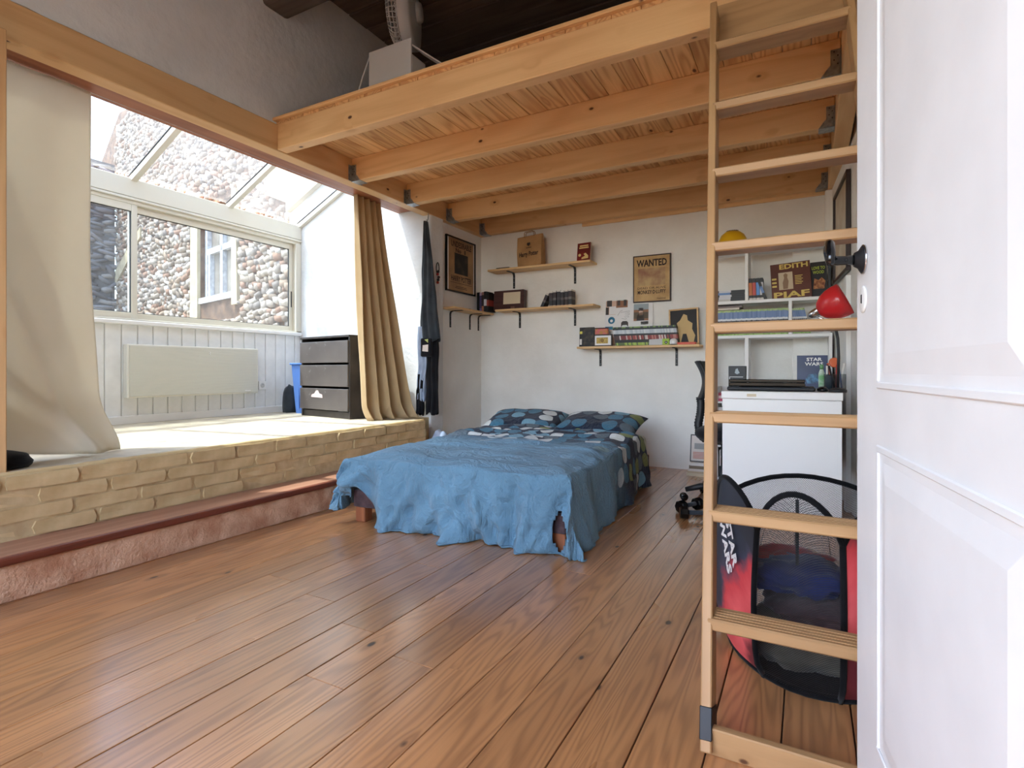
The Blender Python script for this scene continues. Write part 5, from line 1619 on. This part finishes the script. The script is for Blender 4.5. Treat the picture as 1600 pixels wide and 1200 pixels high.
lathe('bulb', [(0.012, 0.06), (0.014, 0.09), (0.028, 0.12), (0.03, 0.14), (0.02, 0.16), (0.001, 0.168)], M['white'], lm, 18, nb, ql)
for k in range(3):
    s_ = bx('vent_slot', (-0.001, 0.001), (-0.001, 0.001), (0, 0.016), M['black'], None, 0)
    q_ = d_.to_track_quat('Z', 'X')
    s_.parent = lm
    s_.rotation_euler = ql
    a_ = R(200 + 30 * k)
    s_.location = nb + q_ @ Vector((0.0255 * math.cos(a_), 0.0255 * math.sin(a_), 0.032))
# trim board and framed picture on the right wall
def on_right(y, off=0.0):
    return Vector((xright(y) - off, y, 0))
rz = math.atan2(0.997, -0.076)
tbd = thing('trim_8', 'narrow white upright board on the right wall behind the desk', None, on_right(4.09, 0.0))
tbd['kind'] = 'structure'
tbd.rotation_euler = (0, 0, rz - R(90))
bx('board', (-0.03, -0.002), (-0.05, 0.05), (0, 1.5), M['white'], tbd, 0.002)
pr = thing('framed_picture', 'dark-framed pale picture on the right wall seen edge-on', 'picture', on_right(4.36, 0.003) + Vector((0, 0, 1.53)), rz - R(90))
fb = plain('frame_wenge', (44, 28, 26), 0.4)
bx('mount', (-0.012, 0), (-0.30, 0.30), (0.01, 0.63), noisy('pale_print', (216, 206, 188), (196, 176, 150), 5, 0.5, 0), pr, 0)
for (a, b, c_, d) in ((-0.32, 0.32, 0, 0.025), (-0.32, 0.32, 0.615, 0.64), (-0.32, -0.295, .025, .615), (0.295, 0.32, .025, .615)):
    bx('frame_bar', (-0.026, 0), (a, b), (c_, d), fb, pr, 0.002)

# ================================================================== OFFICE CHAIR behind the desk end
oc = thing('office_chair', 'black office chair with ribbed back support beside the desk', 'chair', (-0.50, 3.97, 0))
for k in range(5):
    a_ = R(200 + 72 * k)
    l_ = tube('base_leg', [(0.02 * math.cos(a_), 0.02 * math.sin(a_), 0.11), (0.15 * math.cos(a_), 0.15 * math.sin(a_), 0.10), (0.25 * math.cos(a_), 0.25 * math.sin(a_), 0.075)], [0.026, 0.022, 0.016], M['blackplastic'], oc, 10)
    for s in (-1, 1):
        w_ = lathe('castor', [(0.018, -0.01), (0.026, -0.007), (0.026, 0.007), (0.018, 0.01)], M['blackgloss'], None, 16, (0.26 * math.cos(a_) - s * 0.014 * math.sin(a_), 0.26 * math.sin(a_) + s * 0.014 * math.cos(a_), 0.026), (R(90), 0, a_))
        w_.parent = l_
lathe('gas_lift', [(0.03, 0.09), (0.03, 0.24), (0.016, 0.24), (0.016, 0.42)], M['blackplastic'], oc, 16)
bx('seat_plate', (-0.1, 0.1), (-0.09, 0.09), (0.40, 0.425), M['blackplastic'], oc, 0.006)
seatm = blob('seat', M['bluetex'] if False else M['blacktex'], (0.0, 0, 0.425), (0.185, 0.225, 0.07), 2, 0.02, 4, oc)
path = [(-0.08, 0, 0.41), (-0.13, 0, 0.425), (-0.155, 0, 0.46), (-0.165, 0, 0.52), (-0.15, 0, 0.60), (-0.145, 0, 0.66), (-0.155, 0, 0.72)]
bm = bmesh.new()
pp = []
for i in range(len(path) - 1):
    for k in range(8):
        pp.append(Vector(path[i]).lerp(Vector(path[i + 1]), k / 8))
tube_bm(bm, pp, [0.030 if (i % 2) else 0.0245 for i in range(len(pp))], 12)
bm_obj('ribbed_spine', bm, M['blackplastic'], oc, smooth=True)
def backshell(u, v):
    yy = lerp(-0.19, 0.19, u)
    zz_ = lerp(0.70, 0.96, v)
    xx_ = -0.16 + 0.035 * math.sin(v * PI) * 1.2 - 0.02 * v + 0.05 * (2 * u - 1) ** 2
    return (xx_, yy * (1 - 0.15 * (2 * v - 1) ** 2), zz_)
sheet('back_shell', backshell, 18, 14, M['blackplastic'], oc, 0.016)
bp = blob('back_cushion', plain('grey_mesh_cushion', (176, 172, 164), 0.9), (-0.085, 0, 0.715), (0.035, 0.155, 0.115), 6, 0.03, 3, oc, False)

# ================================================================== low bookcase and stacks by the back wall
lc = thing('low_bookcase', 'narrow white bookcase with flat books left of the desk', 'bookcase', (-0.535, 4.60, 0))
bx('side_panel', (-0.085, -0.072), (-0.1, 0.12), (0, 0.77), M['white'], lc, 0.002)
bx('side_panel', (0.072, 0.085), (-0.1, 0.12), (0, 0.77), M['white'], lc, 0.002)
for z_ in (0.05, 0.3, 0.52, 0.64):
    bx('shelf_board', (-0.072, 0.072), (-0.1, 0.12), (z_, z_ + 0.016), M['white'], lc, 0.002)
bx('back_panel', (-0.072, 0.072), (0.112, 0.12), (0.05, 0.77), M['white'], lc, 0)
pcs = [((190, 60, 96), 'magenta'), ((236, 196, 196), 'pale pink'), ((150, 36, 60), 'dark red'), ((60, 40, 60), 'plum'), ((206, 200, 196), 'grey')]
zz = 0.656
for k, (c_, nm) in enumerate(pcs[:3]):
    b_ = mk('book', book_mesh(0.022, 0.138, 0.16, spine_mat('flat_' + nm.replace(' ', '_'), [(0, c_)]), 0), None, (-0.604, 4.51, zz + 0.022 * (k + 1)), (0, R(90), 0))
    tag(b_, nm + ' book lying flat on the top shelf of the low bookcase', 'book')
zz = 0.536
for k, (c_, nm) in enumerate(pcs[2:]):
    b_ = mk('book', book_mesh(0.024, 0.138, 0.16, spine_mat('flat2_' + nm.replace(' ', '_'), [(0, c_), (0.5, (30, 26, 36))]), 0), None, (-0.604, 4.51, zz + 0.0245 * (k + 1)), (0, R(90), 0))
    tag(b_, nm + ' book lying flat on the second shelf of the low bookcase', 'book')
stack = [((206, 190, 160), 'tan', 0.022), ((190, 170, 140), 'sand', 0.018), ((214, 206, 196), 'ivory', 0.02), ((120, 104, 84), 'olive brown', 0.026), ((226, 222, 216), 'white', 0.022)]
zz = 0.0
for k, (c_, nm, t_) in enumerate(stack):
    b_ = mk('book', book_mesh(t_, 0.215 - 0.012 * (k % 2), 0.16, spine_mat('pile_' + nm.replace(' ', '_'), [(0, c_)]), 0), None, (-0.90 + 0.012 * k * 0.6, 4.80, zz + t_), (0, R(90), R(random.uniform(-5, 5))))
    tag(b_, nm + ' book in the pile on the floor by the back wall', 'book', 'floor pile of books')
    zz += t_ + 0.0005
nw = thing('framed_print', 'dark-framed newspaper print leaning above the floor pile of books', 'picture', (-0.80, 4.87, zz))
nw.rotation_euler = (R(-12), 0, 0)
bx('frame', (-0.085, 0.12), (-0.004, 0.008), (0, 0.235), plain('frame_grey', (60, 60, 62), 0.5), nw, 0.002)
bx('sheet', (-0.075, 0.11), (-0.006, -0.004), (0.01, 0.225), plain('newsprint', (214, 204, 196), 0.7), nw, 0)
for k in range(5):
    bx('print_line', (-0.06, 0.09), (-0.0066, -0.006), (0.03 + 0.012 * k, 0.036 + 0.012 * k), plain('print_red', (190, 110, 90), 0.7), nw, 0)
bx('print_block', (-0.05, 0.08), (-0.0066, -0.006), (0.11, 0.16), plain('print_grey2', (150, 148, 146), 0.7), nw, 0)
wbk = thing('wooden_tray', 'small pine tray behind the newspaper print', 'tray', (-0.76, 5.0, 0))
bx('base', (-0.1, 0.1), (-0.03, 0.03), (0, 0.36), M['shelfwood'], wbk, 0.003)
bx('rim', (-0.1, 0.1), (-0.038, 0.03), (0.36, 0.375), M['shelfwood'], wbk, 0.003)
rbk = thing('red_cover_book', 'book with a red picture cover standing on the low bookcase bottom shelf', 'book', (-0.53, 4.515, 0.067))
bx('cover', (-0.065, 0.065), (-0.003, 0), (0, 0.21), plain('cover_light', (200, 194, 190), 0.4), rbk, 0)
bx('pages', (-0.062, 0.065), (0, 0.02), (0.003, 0.207), M['page'], rbk, 0)
bx('cover_picture', (-0.058, 0.05), (-0.0038, -0.003), (0.06, 0.15), plain('cover_red', (170, 60, 46), 0.4), rbk, 0)
bx('title_bar', (-0.058, 0.05), (-0.0038, -0.003), (0.165, 0.2), M['pr_dark'], rbk, 0)
db_ = M['blackplastic']
for k, (px, py, a_, lab) in enumerate(((-0.655, 3.60, 60, 'black dumbbell on the floor, the farther of two beside the ladder'), (-0.58, 3.42, 20, 'black dumbbell on the floor, the nearer of two beside the ladder'))):
    dm = thing('dumbbell', lab, 'dumbbell', (px, py, 0.0), R(a_), 'dumbbells on the floor')
    bm = bmesh.new()
    tube_bm(bm, [(-0.06, 0, 0.04), (0.06, 0, 0.04)], 0.014, 10)
    bm_obj('grip', bm, M['greytex'], dm, smooth=True)
    for s in (-1, 1):
        lathe('weight', [(0.034, -0.024), (0.04, -0.018), (0.04, 0.018), (0.034, 0.024)], M['blackgloss'], dm, 8, (s * 0.075, 0, 0.0375), (0, R(90), 0), False)

# ================================================================== LAUNDRY BASKET
def net_mat():
    t = NT('black_net')
    uv = t.n('ShaderNodeUVMap')
    sp = t.n('ShaderNodeSeparateXYZ')
    t.l(uv.outputs[0], sp.inputs[0])
    a_ = t.math('ADD', sp.outputs[0], sp.outputs[1]); b_ = t.math('SUBTRACT', sp.outputs[0], sp.outputs[1])
    def line(c_):
        f = t.math('FRACT', t.math('MULTIPLY', c_, 150.0))
        return t.math('LESS_THAN', f, 0.2)
    k = t.math('MAXIMUM', line(a_), line(b_))
    tr = t.n('ShaderNodeBsdfTransparent')
    mx = t.n('ShaderNodeMixShader')
    t.b.inputs['Base Color'].default_value = srgb(22, 22, 24)
    t.b.inputs['Roughness'].default_value = 0.6
    t.l(k, mx.inputs[0]); t.l(tr.outputs[0], mx.inputs[1]); t.l(t.b.outputs[0], mx.inputs[2])
    t.l(mx.outputs[0], t.out.inputs[0])
    return t.m
M['net'] = net_mat()
M['tape'] = fabric('black_binding_tape', (20, 20, 22), (12, 12, 14), 20, sheen=0.05)
def print_mat():
    t = NT('red_and_slate_print')
    uv = t.n('ShaderNodeUVMap')
    sp = t.n('ShaderNodeSeparateXYZ')
    t.l(uv.outputs[0], sp.inputs[0])
    n = t.n('ShaderNodeTexNoise'); n.inputs['Scale'].default_value = 9; n.inputs['Detail'].default_value = 4
    t.l(uv.outputs[0], n.inputs['Vector'])
    d = t.math('ADD', t.math('MULTIPLY', sp.outputs[0], 1.6), t.math('MULTIPLY', sp.outputs[1], -0.9))
    d = t.math('ADD', d, t.math('MULTIPLY_ADD', n.outputs[0], 0.5, -0.25))
    c = t.ramp(d, [(0.0, srgb(46, 50, 62)), (0.05, srgb(60, 62, 78)), (0.14, srgb(196, 60, 66)), (0.34, srgb(222, 96, 98)), (0.42, srgb(110, 40, 48))])
    top = t.math('GREATER_THAN', sp.outputs[1], 0.43)
    c = t.mix(top, c, srgb(44, 48, 58))
    t.l(c, t.b.inputs['Base Color'])
    t.b.inputs['Roughness'].default_value = 0.55
    return t.m
M['bprint'] = print_mat()
BC = Vector((0.04, 1.95, 0))
lbk = thing('laundry_basket', 'pop-up laundry basket of black net and printed panels behind the ladder', 'laundry basket', BC)
cor = [Vector((-0.27, 2.03, 0)), Vector((-0.126, 1.735, 0)), Vector((0.085, 1.69, 0)), Vector((0.30, 1.88, 0)), Vector((0.27, 2.16, 0))]
cor = [c_ - BC for c_ in cor]
arch = [0.55, 0.555, 0.55, 0.54, 0.52]
kinds = ['print', 'net', 'print', 'print', 'net']
NC = len(cor)
def side(i, u):
    a, b = cor[i], cor[(i + 1) % NC]
    p = a.lerp(b, u)
    nrm = Vector(((b - a).y, -(b - a).x, 0)).normalized()
    if nrm.dot(p) < 0:
        nrm = -nrm
    return p + nrm * (0.10 if i == NC - 1 else 0.03) * math.sin(PI * u)
def topz(i, u):
    return 0.43 + (arch[i] - 0.43) * math.sin(PI * u) ** 0.6
for i in range(NC):
    def f(u, v, i=i):
        p = side(i, u)
        z_ = v * topz(i, u)
        bul = 1 + 0.05 * math.sin(PI * v) - 0.10 * (1 - min(v * 6, 1)) ** 2
        return (p.x * bul, p.y * bul, 0.004 + z_)
    Lw = (cor[(i + 1) % NC] - cor[i]).length
    o = sheet('net_panel' if kinds[i] == 'net' else 'printed_panel', f, 14, 16, M['net'] if kinds[i] == 'net' else M['bprint'], lbk, 0, uvf=(lambda u, v, Lw=Lw: ((1 - u) * Lw + 0.06, v * 0.45)) if i == 2 else (lambda u, v, Lw=Lw: (u * Lw, v * 0.55)))
    # black taped edge round each panel
    edge = [Vector(f(0, k / 10)) for k in range(11)] + [Vector(f(k / 12, 1)) for k in range(1, 13)]
    bm = bmesh.new()
    tube_bm(bm, edge, 0.0085, 6)
    bm_obj('binding', bm, M['tape'], lbk, smooth=True)
bm = bmesh.new()
rim = [side(i, k / 5) * 0.9 for i in range(NC) for k in range(5)]
rim.append(rim[0])
tube_bm(bm, [Vector((p.x, p.y, 0.010)) for p in rim], 0.010, 6)
bm_obj('bottom_ring', bm, M['tape'], lbk, smooth=True)
mesh('bottom', [(p.x, p.y, 0.008) for p in rim[:-1]], [tuple(range(len(rim) - 1))], M['tape'], lbk)
tube('handle_strap', [tuple(Vector((cor[1] + cor[2]) / 2) * 1.03 + Vector((0, 0, z_))) for z_ in (0.54, 0.48, 0.42, 0.36)], 0.005, M['tape'], lbk, 6)
for i, u_, zz_, spin in ((0, 0.66, 0.36, -62), (2, 0.3, 0.36, 62)):
    p = side(i, u_)
    a, b = cor[i], cor[i + 1]
    ang_ = math.atan2((b - a).y, (b - a).x)
    m_ = Matrix.Rotation(ang_, 3, 'Z') @ Matrix.Rotation(R(90), 3, 'X') @ Matrix.Rotation(R(spin), 3, 'Z')
    nrm = Vector((math.sin(ang_), -math.cos(ang_), 0))
    text('lettering', 'STAR\nWARS', 0.17, p * 1.05 + nrm * 0.004 + Vector((0, 0, zz_)), m_.to_euler(), M['pr_white'], lbk, 0.10, 0.0006, bold=0.03)
# clothes in the basket
tag(blob('folded_trousers', M['khakitex'], (0.02, 1.94, 0.022), (0.19, 0.18, 0.09), 21, 0.22, 4), 'khaki trousers at the bottom of the laundry basket', 'clothes')
tag(blob('knit_jumper', M['browntex'], (0.06, 1.93, 0.145), (0.18, 0.17, 0.06), 22, 0.22, 4), 'brown purple knit jumper in the laundry basket', 'clothes')
tag(blob('navy_shirt', M['bluetex'], (-0.02, 1.91, 0.235), (0.15, 0.13, 0.05), 23, 0.35, 4), 'navy shirt on top of the laundry in the basket', 'clothes')
tag(blob('red_shirt', M['redtex'], (-0.05, 2.04, 0.245), (0.13, 0.09, 0.04), 24, 0.35, 4), 'red shirt behind the navy shirt in the basket', 'clothes')

# ================================================================== ON THE LOFT
LT = ZT + 0.044
wbx = thing('white_crate', 'white open box standing on the loft edge', 'box', (-2.42, 2.80, ZT + 0.026))
bx('front_panel', (-0.185, 0.175), (-0.012, 0.0), (0.0, 0.50), M['white'], wbx, 0.002)
bx('side_panel', (0.163, 0.175), (0.0, 0.14), (0.0, 0.40), M['white'], wbx, 0.002)
bx('side_panel', (-0.185, -0.173), (0.0, 0.14), (0.0, 0.40), M['white'], wbx, 0.002)
bx('bottom', (-0.173, 0.163), (0.0, 0.14), (0.0, 0.012), M['white'], wbx, 0)
fl_ = bx('flap', (0, 0.36), (0.0, 0.14), (-0.004, 0.004), M['white'], wbx, 0.001)
fl_.location = (0.30, 0.07, 0.36); fl_.rotation_euler = (0, R(38), 0)
fan = thing('desk_fan', 'white round fan seen from the side on the loft', 'fan', (-2.56, 3.10, ZT + 0.026))
bx('stand', (-0.12, 0.12), (-0.1, 0.1), (0, 0.03), M['white'], fan, 0.01, seg=2)
tube('post', [(0, 0, 0.03), (0, 0, 0.72)], 0.018, M['white'], fan, 12)
fz = 0.93
ctr = Vector((0.0, 0.0, fz))
ax_ = Vector((0.90, 0.43, 0)).normalized()
qf = ax_.to_track_quat('Z', 'Y').to_euler()
lathe('motor', [(0.05, -0.02), (0.075, 0.02), (0.075, 0.10), (0.06, 0.13)], M['white'], fan, 24, ctr, qf)
lathe('rear_shroud', [(0.24, 0.0), (0.245, 0.02), (0.245, 0.075), (0.20, 0.085), (0.09, 0.10)], M['white'], fan, 40, ctr, qf)
for k in range(48):
    a_ = 2 * PI * k / 48
    q_ = ax_.to_track_quat('Z', 'Y')
    pts_ = [(0.245, -0.005), (0.235, -0.05), (0.19, -0.085), (0.08, -0.10)]
    tube('grille_wire', [ctr + q_ @ Vector((r_ * math.cos(a_), r_ * math.sin(a_), z_)) for r_, z_ in pts_], 0.0032, M['white'], fan, 5)
for r_, z_ in ((0.245, -0.005), (0.24, -0.03), (0.232, -0.055), (0.16, -0.09)):
    q_ = ax_.to_track_quat('Z', 'Y')
    tube('grille_ring', [ctr + q_ @ Vector((r_ * math.cos(2 * PI * k / 40), r_ * math.sin(2 * PI * k / 40), z_)) for k in range(41)], 0.0035, M['white'], fan, 5)
lathe('front_cap', [(0.08, -0.108), (0.08, -0.094), (0.02, -0.09)], M['white'], fan, 24, ctr, qf)
for k in range(3):
    q_ = ax_.to_track_quat('Z', 'Y')
    a_ = 2 * PI * k / 3
    vs_ = [ctr + q_ @ Vector((r_ * math.cos(a_ + d), r_ * math.sin(a_ + d), z_)) for r_, d, z_ in ((0.04, -0.3, -0.02), (0.20, -0.35, -0.03), (0.21, 0.5, 0.0), (0.04, 0.5, 0.0))]
    mesh('blade', vs_ + [p + Vector(ax_) * 0.003 for p in vs_], [(0, 1, 2, 3), (7, 6, 5, 4), (0, 4, 5, 1), (1, 5, 6, 2), (2, 6, 7, 3), (3, 7, 4, 0)], plain('fan_blade_grey', (150, 152, 154), 0.4) if k == 0 else bpy.data.materials['fan_blade_grey'], fan)
tag(tube('power_cord', [(-2.60, 2.80, 3.03), (-2.66, 2.79, 2.90), (-2.71, 2.785, 2.76), (-2.73, 2.78, 2.62), (-2.73, 2.78, 2.555)], 0.006, M['white'], None, 8), 'white power cord hanging from the white box on the loft', 'cord')
